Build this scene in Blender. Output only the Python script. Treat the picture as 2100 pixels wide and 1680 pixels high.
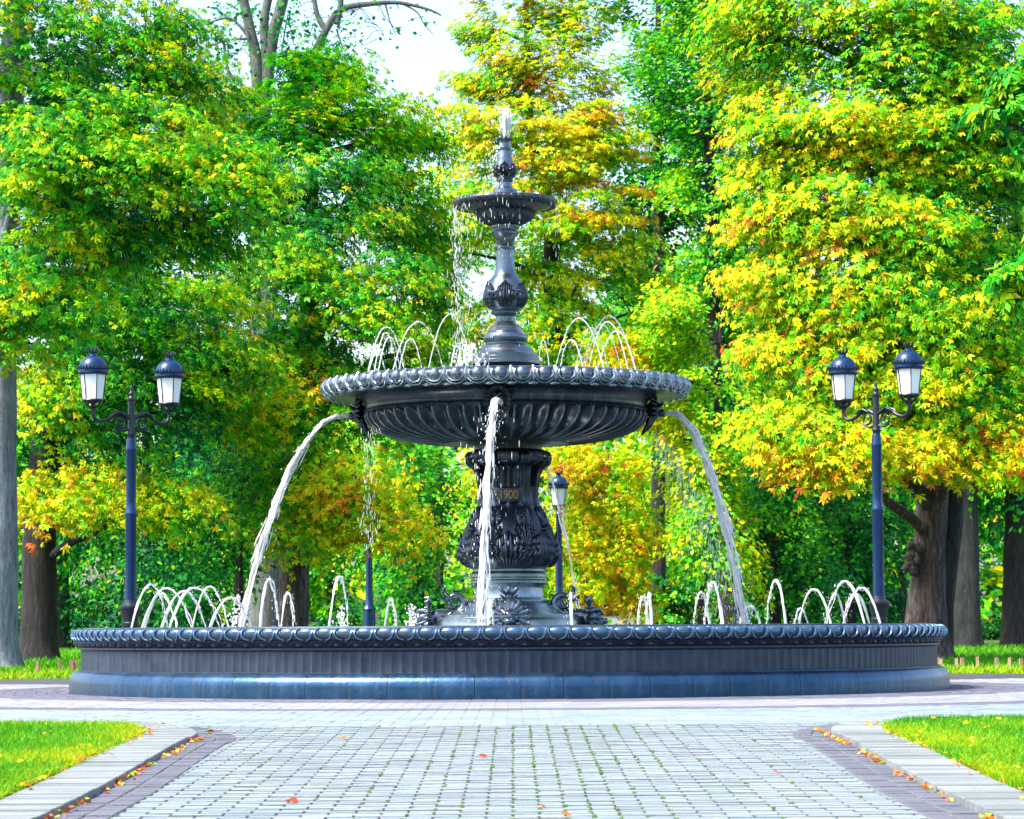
import bpy, bmesh, math, random
import numpy as np
from mathutils import Vector, Matrix, noise

random.seed(7)
RNG = np.random.default_rng(11)
scene = bpy.context.scene
for o in list(bpy.data.objects):
    bpy.data.objects.remove(o)
PI = math.pi
R = math.radians

# ------------------------------------------------------------------ camera
FPX = 6000.0                      # focal length in pixels of a 2100 wide picture
CAMZ = 0.575
PITCH = math.atan(450.0 / FPX)
ROLL = R(0.33)
fwd = Vector((0, math.cos(PITCH), math.sin(PITCH)))
up0 = Vector((0, -math.sin(PITCH), math.cos(PITCH)))
rt0 = Vector((1, 0, 0))
rt = math.cos(ROLL) * rt0 - math.sin(ROLL) * up0
up = math.sin(ROLL) * rt0 + math.cos(ROLL) * up0
cam_d = bpy.data.cameras.new('camera')
cam = bpy.data.objects.new('camera', cam_d)
scene.collection.objects.link(cam)
cam_d.sensor_width = 36.0
cam_d.lens = 36.0 * FPX / 2100.0
cam_d.clip_start = 0.5
cam_d.clip_end = 2000.0
m = Matrix.Identity(4)
m.col[0][:3] = rt; m.col[1][:3] = up; m.col[2][:3] = -fwd; m.col[3][:3] = (0, 0, CAMZ)
cam.matrix_world = m
cam_d.dof.use_dof = True
cam_d.dof.focus_distance = 25.5
cam_d.dof.aperture_fstop = 11.0
scene.camera = cam

# ------------------------------------------------------------------ light
SUN_EL, SUN_AZ = R(56), R(248)      # azimuth clockwise from +Y
world = bpy.data.worlds.new('World'); scene.world = world; world.use_nodes = True
nt = world.node_tree; nt.nodes.clear()
wo = nt.nodes.new('ShaderNodeOutputWorld'); wb = nt.nodes.new('ShaderNodeBackground')
sk = nt.nodes.new('ShaderNodeTexSky'); sk.sky_type = 'NISHITA'; sk.sun_disc = False
sk.sun_elevation = SUN_EL; sk.sun_rotation = SUN_AZ
sk.air_density = 1.0; sk.dust_density = 3.0; sk.ozone_density = 1.5
wb.inputs['Strength'].default_value = 0.118
nt.links.new(sk.outputs[0], wb.inputs[0]); nt.links.new(wb.outputs[0], wo.inputs[0])
sun_d = bpy.data.lights.new('sun', 'SUN'); sun = bpy.data.objects.new('sun', sun_d)
scene.collection.objects.link(sun)
sun_d.energy = 2.3; sun_d.angle = R(14); sun_d.color = (1.0, 0.95, 0.86)
sdir = Vector((math.sin(SUN_AZ) * math.cos(SUN_EL), math.cos(SUN_AZ) * math.cos(SUN_EL), math.sin(SUN_EL)))
sun.rotation_euler = sdir.to_track_quat('Z', 'Y').to_euler()
scene.view_settings.view_transform = 'Standard'
scene.view_settings.look = 'None'
scene.view_settings.gamma = 1.0
scene.view_settings.use_curve_mapping = False
scene.view_settings.exposure = 2.0
scene.cycles.max_bounces = 8; scene.cycles.diffuse_bounces = 2; scene.cycles.glossy_bounces = 3; scene.cycles.transmission_bounces = 6; scene.cycles.transparent_max_bounces = 6

# ------------------------------------------------------------------ helpers
C = scene.collection
FX, FY = -0.04, 28.3                # fountain axis

def P(px, py, d):
    """point at distance d along +Y that shows at photo pixel (px,py)"""
    u = (px - 1050.0) / FPX; v = (840.0 - py) / FPX
    w = fwd + rt * u + up * v
    return Vector((0, 0, CAMZ)) + w * (d / w.y)

PXM = FY / FPX                      # metres per photo pixel at the fountain axis
def fz(py):
    return P(1041, py, FY).z

def mesh_obj(name, verts, faces, mat=None, parent=None, smooth=None):
    me = bpy.data.meshes.new(name)
    me.from_pydata([tuple(v) for v in verts], [], faces)
    if smooth is not None:
        me.polygons.foreach_set('use_smooth', [True] * len(me.polygons))
        me.set_sharp_from_angle(angle=R(smooth))
    me.update()
    o = bpy.data.objects.new(name, me); C.objects.link(o)
    if mat: me.materials.append(mat)
    if parent: o.parent = parent
    return o

def empty(name, loc=(0, 0, 0), rz=0):
    o = bpy.data.objects.new(name, None); C.objects.link(o)
    o.location = loc; o.rotation_euler = (0, 0, rz); o.empty_display_size = 0.2
    return o

def tag(o, label=None, cat=None, group=None, kind=None):
    if label: o['label'] = label
    if cat: o['category'] = cat
    if group: o['group'] = group
    if kind: o['kind'] = kind
    return o

def copy_tree(o, parent=None):
    c = o.copy(); C.objects.link(c)
    if parent: c.parent = parent
    for ch in list(o.children):
        copy_tree(ch, c)
    return c

class MB:
    def __init__(s): s.v = []; s.f = []
    def add(s, v, f):
        n = len(s.v); s.v += [tuple(p) for p in v]; s.f += [tuple(i + n for i in q) for q in f]
        return s
    def lathe(s, prof, n, cx=0, cy=0, rfun=None, a0=0, a1=2 * PI, capt=False, capb=False):
        full = abs(a1 - a0 - 2 * PI) < 1e-6
        cnt = n if full else n + 1
        v = []; f = []
        for k, (r, z) in enumerate(prof):
            for i in range(cnt):
                a = a0 + (a1 - a0) * i / n
                rr = r if rfun is None else rfun(r, z, a, k)
                v.append((cx + rr * math.cos(a), cy + rr * math.sin(a), z))
        for k in range(len(prof) - 1):
            for i in range(n):
                j = (i + 1) % cnt
                f.append((k * cnt + i, k * cnt + j, (k + 1) * cnt + j, (k + 1) * cnt + i))
        if capt: f.append(tuple((len(prof) - 1) * cnt + i for i in range(cnt)))
        if capb: f.append(tuple(i for i in reversed(range(cnt))))
        return s.add(v, f)
    def tube(s, pts, rad, n=8, cap=True, jit=None):
        pts = [Vector(p) for p in pts]
        if not hasattr(rad, '__len__'): rad = [rad] * len(pts)
        v = []; f = []
        t = (pts[1] - pts[0]).normalized()
        a = Vector((1, 0, 0)) if abs(t.x) < 0.8 else Vector((0, 1, 0))
        u = (a - t * a.dot(t)).normalized()
        for k, p in enumerate(pts):
            if k == 0: t = pts[1] - pts[0]
            elif k == len(pts) - 1: t = pts[-1] - pts[-2]
            else: t = pts[k + 1] - pts[k - 1]
            t = t.normalized(); u = (u - t * u.dot(t)).normalized(); w = t.cross(u)
            for i in range(n):
                an = 2 * PI * i / n
                rr = rad[k] if jit is None else rad[k] * jit(p, an, k)
                v.append(p + (u * math.cos(an) + w * math.sin(an)) * rr)
        for k in range(len(pts) - 1):
            for i in range(n):
                j = (i + 1) % n
                f.append((k * n + i, k * n + j, (k + 1) * n + j, (k + 1) * n + i))
        if cap:
            f.append(tuple(reversed(range(n)))); f.append(tuple((len(pts) - 1) * n + i for i in range(n)))
        return s.add(v, f)
    def ball(s, c, r, nu=10, nv=7, M=None):
        c = Vector(c)
        if not hasattr(r, '__len__'): r = (r, r, r)
        v = []; f = []
        v.append((0, 0, -1))
        for k in range(1, nv):
            ph = -PI / 2 + PI * k / nv
            for i in range(nu):
                a = 2 * PI * i / nu
                v.append((math.cos(a) * math.cos(ph), math.sin(a) * math.cos(ph), math.sin(ph)))
        v.append((0, 0, 1))
        for i in range(nu):
            j = (i + 1) % nu
            f.append((0, 1 + j, 1 + i))
            for k in range(nv - 2):
                f.append((1 + k * nu + i, 1 + k * nu + j, 1 + (k + 1) * nu + j, 1 + (k + 1) * nu + i))
            f.append((1 + (nv - 2) * nu + i, 1 + (nv - 2) * nu + j, len(v) - 1))
        w = []
        for p in v:
            q = Vector((p[0] * r[0], p[1] * r[1], p[2] * r[2]))
            if M is not None: q = M @ q
            w.append(q + c)
        return s.add(w, f)
    def box(s, c, d, M=None):
        c = Vector(c); v = []
        for z in (-1, 1):
            for y in (-1, 1):
                for x in (-1, 1):
                    q = Vector((x * d[0] / 2, y * d[1] / 2, z * d[2] / 2))
                    if M is not None: q = M @ q
                    v.append(c + q)
        return s.add(v, [(0, 2, 3, 1), (4, 5, 7, 6), (0, 1, 5, 4), (2, 6, 7, 3), (0, 4, 6, 2), (1, 3, 7, 5)])
    def build(s, name, mat, parent=None, smooth=40):
        return mesh_obj(name, s.v, s.f, mat, parent, smooth)

def catmull(pts, rad, sub=5):
    P_ = [Vector(p) for p in pts]; out = []; ro = []
    n = len(P_)
    for i in range(n - 1):
        p0 = P_[max(i - 1, 0)]; p1 = P_[i]; p2 = P_[i + 1]; p3 = P_[min(i + 2, n - 1)]
        for k in range(sub):
            t = k / sub
            out.append(0.5 * ((2 * p1) + (p2 - p0) * t + (2 * p0 - 5 * p1 + 4 * p2 - p3) * t * t + (3 * p1 - p0 - 3 * p2 + p3) * t ** 3))
            ro.append(rad[i] * (1 - t) + rad[i + 1] * t)
    out.append(P_[-1]); ro.append(rad[-1])
    return out, ro

# ------------------------------------------------------------------ materials
def new_mat(name):
    mt = bpy.data.materials.new(name); mt.use_nodes = True
    n = mt.node_tree; n.nodes.clear()
    out = n.nodes.new('ShaderNodeOutputMaterial')
    return mt, n, out

def node(n, typ, **kw):
    x = n.nodes.new(typ)
    for k, v in kw.items():
        if hasattr(x, k) and k not in ('inputs',): setattr(x, k, v)
        else: x.inputs[k].default_value = v
    return x

def ramp(n, stops):
    r = n.nodes.new('ShaderNodeValToRGB')
    e = r.color_ramp.elements
    while len(e) > 1: e.remove(e[-1])
    e[0].position = stops[0][0]; e[0].color = (*stops[0][1], 1)
    for p, c in stops[1:]:
        x = e.new(p); x.color = (*c, 1)
    return r

def noisy_mat(name, stops, scale=4.0, detail=6, rough=(0.5, 0.7), metal=0.0, bump=0.2, bscale=30, stretch=(1, 1, 1), bdist=0.01, spec=0.5, coat=0.0, k=0.62, streak=0.0):
    mt, n, out = new_mat(name)
    tc = n.nodes.new('ShaderNodeTexCoord'); mp = n.nodes.new('ShaderNodeMapping')
    mp.inputs['Scale'].default_value = stretch
    n.links.new(tc.outputs['Object'], mp.inputs[0])
    nz = node(n, 'ShaderNodeTexNoise', Scale=scale, Detail=detail, Roughness=0.6)
    n.links.new(mp.outputs[0], nz.inputs['Vector'])
    rp = ramp(n, [(p_, tuple(k * q_ for q_ in c_)) for p_, c_ in stops]); n.links.new(nz.outputs[0], rp.inputs[0])
    b = n.nodes.new('ShaderNodeBsdfPrincipled')
    last = rp.outputs[0]
    if streak:
        m2 = n.nodes.new('ShaderNodeMapping'); m2.inputs['Scale'].default_value = (9, 9, 0.8)
        n.links.new(tc.outputs['Object'], m2.inputs[0])
        ns = node(n, 'ShaderNodeTexNoise', Scale=2.0, Detail=7, Roughness=0.7); n.links.new(m2.outputs[0], ns.inputs['Vector'])
        rs = ramp(n, [(0.52, (0, 0, 0)), (0.75, (streak, streak, streak))]); n.links.new(ns.outputs[0], rs.inputs[0])
        mxs = node(n, 'ShaderNodeMixRGB'); mxs.inputs[2].default_value = (0.24, 0.25, 0.25, 1)
        n.links.new(rs.outputs[0], mxs.inputs[0]); n.links.new(last, mxs.inputs[1]); last = mxs.outputs[0]
    n.links.new(last, b.inputs['Base Color'])
    b.inputs['Metallic'].default_value = metal
    b.inputs['Specular IOR Level'].default_value = spec
    b.inputs['Coat Weight'].default_value = coat
    mr = n.nodes.new('ShaderNodeMapRange')
    mr.inputs[3].default_value = rough[0]; mr.inputs[4].default_value = rough[1]
    n.links.new(nz.outputs[0], mr.inputs[0]); n.links.new(mr.outputs[0], b.inputs['Roughness'])
    nb = node(n, 'ShaderNodeTexNoise', Scale=bscale, Detail=5, Roughness=0.65)
    n.links.new(mp.outputs[0], nb.inputs['Vector'])
    bp = node(n, 'ShaderNodeBump', Strength=bump, Distance=bdist)
    n.links.new(nb.outputs[0], bp.inputs['Height']); n.links.new(bp.outputs[0], b.inputs['Normal'])
    n.links.new(b.outputs[0], out.inputs[0])
    return mt

M_iron = noisy_mat('cast_iron', [(0.3, (0.035, 0.046, 0.066)), (0.6, (0.075, 0.095, 0.13)), (0.78, (0.13, 0.10, 0.085))],
                   scale=5, rough=(0.16, 0.36), metal=0.75, bump=0.3, bscale=45, bdist=0.006, spec=0.6, streak=0.5)
M_rim = noisy_mat('rim_iron', [(0.3, (0.12, 0.24, 0.40)), (0.7, (0.26, 0.44, 0.62))],
                   scale=5, rough=(0.16, 0.34), metal=0.85, bump=0.25, bscale=40, bdist=0.005, spec=0.6, streak=0.3)
M_drum = noisy_mat('basin_iron', [(0.3, (0.022, 0.036, 0.062)), (0.6, (0.04, 0.06, 0.095)), (0.8, (0.06, 0.07, 0.09))],
                   scale=4, rough=(0.28, 0.5), metal=0.45, bump=0.3, bscale=40, bdist=0.006, spec=0.5, streak=0.22, k=1.0)
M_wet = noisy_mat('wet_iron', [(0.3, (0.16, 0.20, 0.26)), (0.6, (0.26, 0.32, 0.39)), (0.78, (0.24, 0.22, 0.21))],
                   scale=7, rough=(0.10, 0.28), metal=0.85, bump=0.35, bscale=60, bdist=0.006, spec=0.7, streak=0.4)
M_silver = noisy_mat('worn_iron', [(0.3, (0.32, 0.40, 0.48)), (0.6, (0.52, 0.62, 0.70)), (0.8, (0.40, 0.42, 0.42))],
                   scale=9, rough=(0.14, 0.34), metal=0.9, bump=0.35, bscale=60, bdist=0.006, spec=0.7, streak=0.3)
M_rib = noisy_mat('rib_iron', [(0.3, (0.16, 0.17, 0.19)), (0.7, (0.34, 0.35, 0.37))], scale=9, rough=(0.2, 0.4), metal=0.8, bump=0.2, bscale=60, bdist=0.004, spec=0.6)
M_ironblue = noisy_mat('painted_iron', [(0.3, (0.03, 0.09, 0.19)), (0.6, (0.06, 0.16, 0.31)), (0.8, (0.09, 0.18, 0.30))],
                   scale=5, rough=(0.2, 0.42), metal=0.8, bump=0.45, bscale=28, bdist=0.006, spec=0.6, streak=0.35)
M_lamp = noisy_mat('lamp_paint', [(0.3, (0.006, 0.042, 0.14)), (0.7, (0.011, 0.062, 0.20))], scale=8, rough=(0.2, 0.32), metal=0.35, bump=0.1, bscale=60, bdist=0.003, spec=0.6)
M_lampdk = noisy_mat('lamp_iron', [(0.3, (0.012, 0.018, 0.032)), (0.7, (0.02, 0.03, 0.05))], scale=8, rough=(0.3, 0.45), metal=0.2, bump=0.1, bscale=60, bdist=0.003, spec=0.6)
M_gold = noisy_mat('gilding', [(0.3, (0.55, 0.24, 0.06)), (0.7, (0.75, 0.36, 0.1))], scale=20, rough=(0.35, 0.5), metal=0.4, bump=0.1)
M_glass = noisy_mat('opal_glass', [(0.3, (0.86, 0.88, 0.84)), (0.7, (0.92, 0.93, 0.9))], scale=3, rough=(0.15, 0.25), bump=0.02, spec=0.5, k=1.0)
M_wood = noisy_mat('peg_wood', [(0.3, (0.55, 0.28, 0.14)), (0.7, (0.75, 0.5, 0.32))], scale=8, stretch=(4, 4, 1), rough=(0.6, 0.8), bump=0.3)
M_soil = noisy_mat('soil', [(0.3, (0.03, 0.025, 0.03)), (0.7, (0.09, 0.075, 0.07))], scale=14, rough=(0.8, 0.95), bump=0.8, bscale=40, bdist=0.03)
M_wall = noisy_mat('pale_plaster', [(0.3, (0.7, 0.72, 0.72)), (0.7, (0.8, 0.8, 0.78))], scale=2, rough=(0.7, 0.9), bump=0.1)
M_darkglass = noisy_mat('dark_glass', [(0.3, (0.02, 0.03, 0.04)), (0.7, (0.03, 0.04, 0.05))], scale=2, rough=(0.1, 0.2), bump=0.0)
M_slate = noisy_mat('slate_roof', [(0.3, (0.08, 0.1, 0.13)), (0.7, (0.13, 0.15, 0.18))], scale=6, rough=(0.5, 0.7), bump=0.3)

def bark_mat(name, c0, c1, c2):
    mt, n, out = new_mat(name)
    tc = n.nodes.new('ShaderNodeTexCoord'); mp = n.nodes.new('ShaderNodeMapping')
    mp.inputs['Scale'].default_value = (1, 1, 0.16)
    n.links.new(tc.outputs['Object'], mp.inputs[0])
    vo = node(n, 'ShaderNodeTexVoronoi', Scale=12.0); vo.feature = 'DISTANCE_TO_EDGE'
    nz = node(n, 'ShaderNodeTexNoise', Scale=20.0, Detail=8, Roughness=0.7)
    nl = node(n, 'ShaderNodeTexNoise', Scale=2.2, Detail=4)
    n.links.new(mp.outputs[0], nz.inputs['Vector']); n.links.new(tc.outputs['Object'], nl.inputs['Vector'])
    ad = node(n, 'ShaderNodeMixRGB', blend_type='LINEAR_LIGHT'); ad.inputs[0].default_value = 0.12
    n.links.new(mp.outputs[0], ad.inputs[1]); n.links.new(nz.outputs['Color'], ad.inputs[2])
    n.links.new(ad.outputs[0], vo.inputs['Vector'])
    mu = node(n, 'ShaderNodeMath', operation='MULTIPLY_ADD'); mu.inputs[1].default_value = 1.3
    n.links.new(vo.outputs['Distance'], mu.inputs[0]); n.links.new(nz.outputs[0], mu.inputs[2])
    rp = ramp(n, [(p_, tuple(0.62 * q_ for q_ in c_)) for p_, c_ in ((0.35, c0), (0.6, c1), (0.85, c2))])
    n.links.new(mu.outputs[0], rp.inputs[0])
    mx = node(n, 'ShaderNodeMixRGB', blend_type='MULTIPLY'); mx.inputs[0].default_value = 0.6
    rl = ramp(n, [(0.35, (0.5, 0.5, 0.5)), (0.65, (1.15, 1.15, 1.15))])
    n.links.new(nl.outputs[0], rl.inputs[0])
    n.links.new(rp.outputs[0], mx.inputs[1]); n.links.new(rl.outputs[0], mx.inputs[2])
    b = n.nodes.new('ShaderNodeBsdfPrincipled'); b.inputs['Roughness'].default_value = 0.85
    n.links.new(mx.outputs[0], b.inputs['Base Color'])
    bp = node(n, 'ShaderNodeBump', Strength=1.0, Distance=0.07)
    n.links.new(mu.outputs[0], bp.inputs['Height']); n.links.new(bp.outputs[0], b.inputs['Normal'])
    n.links.new(b.outputs[0], out.inputs[0])
    return mt
M_bark_grey = bark_mat('bark_grey', (0.18, 0.21, 0.27), (0.6, 0.68, 0.82), (0.9, 0.98, 1.1))
M_bark_dark = bark_mat('bark_dark', (0.018, 0.015, 0.016), (0.055, 0.05, 0.05), (0.12, 0.11, 0.11))
M_bark_brown = bark_mat('bark_brown', (0.05, 0.028, 0.022), (0.20, 0.13, 0.11), (0.46, 0.38, 0.37))
M_bark_mid = bark_mat('bark_mid', (0.03, 0.035, 0.035), (0.085, 0.095, 0.09), (0.15, 0.16, 0.15))
M_bark_pale = bark_mat('bark_pale', (0.12, 0.13, 0.13), (0.3, 0.32, 0.3), (0.45, 0.46, 0.42))

def leaf_mat(name, trans=0.4, rough=0.5, spec=0.14):
    mt, n, out = new_mat(name)
    at = node(n, 'ShaderNodeAttribute', attribute_name='Col')
    b = n.nodes.new('ShaderNodeBsdfPrincipled'); b.inputs['Roughness'].default_value = rough
    b.inputs['Specular IOR Level'].default_value = spec
    t = n.nodes.new('ShaderNodeBsdfTranslucent')
    mx = n.nodes.new('ShaderNodeMixShader'); mx.inputs[0].default_value = trans
    n.links.new(at.outputs['Color'], b.inputs['Base Color']); n.links.new(at.outputs['Color'], t.inputs[0])
    n.links.new(b.outputs[0], mx.inputs[1]); n.links.new(t.outputs[0], mx.inputs[2]); n.links.new(mx.outputs[0], out.inputs[0])
    return mt
M_leaf = leaf_mat('leaf', 0.30)
M_grass = leaf_mat('grass_blade', 0.35, 0.5, 0.25)
M_dry = leaf_mat('dry_leaf', 0.15, 0.6, 0.3)

def paver_mat(name, c0, c1, lichen=(0.3, 0.36, 0.2), amount=0.25):
    mt, n, out = new_mat(name)
    geo = n.nodes.new('ShaderNodeNewGeometry'); oi = n.nodes.new('ShaderNodeObjectInfo')
    ad = node(n, 'ShaderNodeMath', operation='ADD'); fr = node(n, 'ShaderNodeMath', operation='FRACT')
    n.links.new(geo.outputs['Random Per Island'], ad.inputs[0]); n.links.new(oi.outputs['Random'], ad.inputs[1])
    n.links.new(ad.outputs[0], fr.inputs[0])
    rp = ramp(n, [(0.0, tuple(0.54 * q_ for q_ in c0)), (1.0, tuple(0.54 * q_ for q_ in c1))]); n.links.new(fr.outputs[0], rp.inputs[0])
    nz = node(n, 'ShaderNodeTexNoise', Scale=1.3, Detail=7, Roughness=0.65)
    n.links.new(geo.outputs['Position'], nz.inputs['Vector'])
    rl = ramp(n, [(0.38, (1, 1, 1)), (0.52, (0.86, 0.88, 0.86)), (0.7, (0.55, 0.58, 0.56))]); n.links.new(nz.outputs[0], rl.inputs[0])
    mx = node(n, 'ShaderNodeMixRGB', blend_type='MULTIPLY'); mx.inputs[0].default_value = 0.7
    n.links.new(rp.outputs[0], mx.inputs[1]); n.links.new(rl.outputs[0], mx.inputs[2])
    nf = node(n, 'ShaderNodeTexNoise', Scale=60.0, Detail=6, Roughness=0.7)
    n.links.new(geo.outputs['Position'], nf.inputs['Vector'])
    rf = ramp(n, [(0.35, (0.72, 0.72, 0.74)), (0.6, (1.0, 1.0, 1.0))]); n.links.new(nf.outputs[0], rf.inputs[0])
    m2 = node(n, 'ShaderNodeMixRGB', blend_type='MULTIPLY'); m2.inputs[0].default_value = 0.8
    n.links.new(mx.outputs[0], m2.inputs[1]); n.links.new(rf.outputs[0], m2.inputs[2])
    b = n.nodes.new('ShaderNodeBsdfPrincipled'); b.inputs['Roughness'].default_value = 0.72
    n.links.new(m2.outputs[0], b.inputs['Base Color'])
    bp = node(n, 'ShaderNodeBump', Strength=0.3, Distance=0.003)
    n.links.new(nf.outputs[0], bp.inputs['Height']); n.links.new(bp.outputs[0], b.inputs['Normal'])
    n.links.new(b.outputs[0], out.inputs[0])
    return mt
M_paver = paver_mat('paver_light', (0.31, 0.40, 0.44), (0.48, 0.575, 0.61))
M_paver_lilac = paver_mat('paver_lilac', (0.17, 0.17, 0.24), (0.25, 0.245, 0.335))
M_paver_pink = paver_mat('paver_pale_lilac', (0.40, 0.41, 0.46), (0.52, 0.53, 0.58))
M_kerb = paver_mat('kerb_stone', (0.30, 0.34, 0.35), (0.48, 0.52, 0.53))
M_joint = noisy_mat('joint_sand', [(0.35, (0.04, 0.045, 0.05)), (0.65, (0.10, 0.105, 0.10))], scale=9, rough=(0.85, 0.95), bump=0.3)
M_ground = noisy_mat('lawn_soil', [(0.3, (0.03, 0.09, 0.01)), (0.55, (0.07, 0.17, 0.012)), (0.75, (0.14, 0.22, 0.02))], scale=1.1, rough=(0.8, 0.95), bump=0.8, bscale=30, bdist=0.05)
M_moss = noisy_mat('moss', [(0.3, (0.05, 0.14, 0.015)), (0.7, (0.16, 0.28, 0.03))], scale=30, rough=(0.8, 0.95), bump=0.6, bscale=120)

def water_mat(name, white, trans):
    mt, n, out = new_mat(name)
    nz = node(n, 'ShaderNodeTexNoise', Scale=14.0, Detail=5, Roughness=0.7)
    tc = n.nodes.new('ShaderNodeTexCoord'); n.links.new(tc.outputs['Object'], nz.inputs['Vector'])
    gl = n.nodes.new('ShaderNodeBsdfGlass'); gl.inputs['IOR'].default_value = 1.33; gl.inputs['Roughness'].default_value = 0.05
    df = n.nodes.new('ShaderNodeBsdfDiffuse'); df.inputs[0].default_value = (white, white, white, 1)
    tl = n.nodes.new('ShaderNodeBsdfTranslucent'); tl.inputs[0].default_value = (white, white, white, 1)
    a = n.nodes.new('ShaderNodeMixShader'); a.inputs[0].default_value = 0.5
    n.links.new(df.outputs[0], a.inputs[1]); n.links.new(tl.outputs[0], a.inputs[2])
    rp = ramp(n, [(0.35, (trans, trans, trans)), (0.65, (trans * 0.2, trans * 0.2, trans * 0.2))]); n.links.new(nz.outputs[0], rp.inputs[0])
    mx = n.nodes.new('ShaderNodeMixShader'); n.links.new(rp.outputs[0], mx.inputs[0])
    n.links.new(a.outputs[0], mx.inputs[1]); n.links.new(gl.outputs[0], mx.inputs[2])
    n.links.new(mx.outputs[0], out.inputs[0])
    return mt
M_jet = water_mat('aerated_water', 0.97, 0.25)
M_drop = water_mat('water_drop', 0.96, 0.35)
def pool_mat():
    mt, n, out = new_mat('pool_water')
    b = n.nodes.new('ShaderNodeBsdfPrincipled'); b.inputs['Base Color'].default_value = (0.03, 0.07, 0.08, 1)
    b.inputs['Roughness'].default_value = 0.08; b.inputs['Specular IOR Level'].default_value = 0.6
    nz = node(n, 'ShaderNodeTexNoise', Scale=7.0, Detail=4); bp = node(n, 'ShaderNodeBump', Strength=0.6, Distance=0.03)
    n.links.new(nz.outputs[0], bp.inputs['Height']); n.links.new(bp.outputs[0], b.inputs['Normal']); n.links.new(b.outputs[0], out.inputs[0])
    return mt
M_pool = pool_mat()

# ------------------------------------------------------------------ ground
def gz(x, y):
    """ground level: gentle fall towards the camera, gentle rise of the lawns behind"""
    z = 0.0
    if y < 17.5: z = -(17.5 - y) * 0.0194
    r = math.hypot(x - FX, y - FY)
    if y > 20 and r > 10.8:
        t = min((r - 10.8) / 8.0, 1.0); z += 0.16 * t * t * (3 - 2 * t)
    return z

def sheet(name, xs, ys, mat, dz, kind='structure'):
    v = []; f = []
    for y in ys:
        for x in xs: v.append((x, y, gz(x, y) + dz))
    nx = len(xs)
    for j in range(len(ys) - 1):
        for i in range(nx - 1):
            f.append((j * nx + i, j * nx + i + 1, (j + 1) * nx + i + 1, (j + 1) * nx + i))
    o = mesh_obj(name, v, f, mat, None, 60); tag(o, kind=kind)
    return o
xs = [-600, -300, -120, -60] + list(np.linspace(-30, 30, 41)) + [60, 120, 300, 600]
ys = [-200, -60, -20, 0, 5] + list(np.linspace(8, 60, 53)) + [80, 120, 200, 400, 900]
ground = sheet('ground', xs, ys, M_ground, -0.045)

PL_R = 10.75
# plaza bed (joint sand) - a disc with the front path
def disc(name, r0, r1, z, mat, n=160, a0=0, a1=2 * PI):
    b = MB()
    b.lathe([(r1, z), (r0, z)], n, FX, FY, a0=a0, a1=a1)
    o = b.build(name, mat, None, 60)
    for v in o.data.vertices: v.co.z = z + gz(v.co.x, v.co.y)
    tag(o, kind='structure'); return o
plaza = disc('plaza', 4.0, PL_R + 0.02, -0.020, M_joint)
path = sheet('path', list(np.linspace(-3.2, 3.2, 17)), list(np.linspace(7.0, 18.6, 30)), M_joint, -0.024)

def brick_geo(b, c, dx, dy, rot, z, h=0.03, tilt=0.0):
    ca, sa = math.cos(rot), math.sin(rot)
    def w(px, py, k): return (c[0] + px * ca - py * sa, c[1] + px * sa + py * ca, z + k + tilt * px)
    x, y = dx / 2, dy / 2; e = 0.0022
    b.add([w(-x, -y, -h), w(x, -y, -h), w(x, y, -h), w(-x, y, -h),
           w(-x, -y, -e), w(x, -y, -e), w(x, y, -e), w(-x, y, -e),
           w(-x + e, -y + e, 0), w(x - e, -y + e, 0), w(x - e, y - e, 0), w(-x + e, y - e, 0)],
          [(8, 9, 10, 11)] + [(i, (i + 1) % 4, 4 + (i + 1) % 4, 4 + i) for i in range(4)] + [(4 + i, 4 + (i + 1) % 4, 8 + (i + 1) % 4, 8 + i) for i in range(4)])

M_edge_shade = noisy_mat('joint_edge_shade', [(0.35, (0.12, 0.13, 0.14)), (0.65, (0.26, 0.28, 0.29))], scale=25, rough=(0.85, 0.95), bump=0.3)  # edge shading of the pavers, put into a darker colour
def shade_edges(o):  # bevels and sides take the darker tone that stands for their shading
    o.data.materials.append(M_edge_shade)
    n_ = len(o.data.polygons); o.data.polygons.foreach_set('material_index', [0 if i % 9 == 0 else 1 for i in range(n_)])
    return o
# ring pavers
def ring_pavers(name, r0, r1, mat, a_half=1.15):
    b = MB(); k = 0; r = r0 + 0.05
    while r < r1 - 0.04:
        n = int(2 * PI * r / 0.2); off = 0.5 * (k % 2)
        for i in range(n):
            a = -PI / 2 + (i + off) * 2 * PI / n
            aa = (a + PI / 2 + PI) % (2 * PI) - PI
            if abs(aa) > a_half and not (r > 3 and abs(aa) < 2.2 and k % 1 == 0): continue
            x = FX + r * math.cos(a); y = FY + r * math.sin(a)
            brick_geo(b, (x, y), 0.192, 0.092, a + PI / 2, gz(x, y) + random.uniform(-0.0015, 0.0015), 0.018, random.uniform(-0.006, 0.006))
        r += 0.1; k += 1
    o = b.build(name, mat, plaza, 20); tag(o, kind='stuff'); return o
ring_pavers('paver_ring', 4.2, 5.2, M_paver_lilac)
ring_pavers('paver_ring', 5.2, 6.9, M_paver_pink)
ring_pavers('paver_ring', 6.9, 7.5, M_paver_lilac)
ring_pavers('paver_ring', 7.5, PL_R - 0.05, M_paver)

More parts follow.
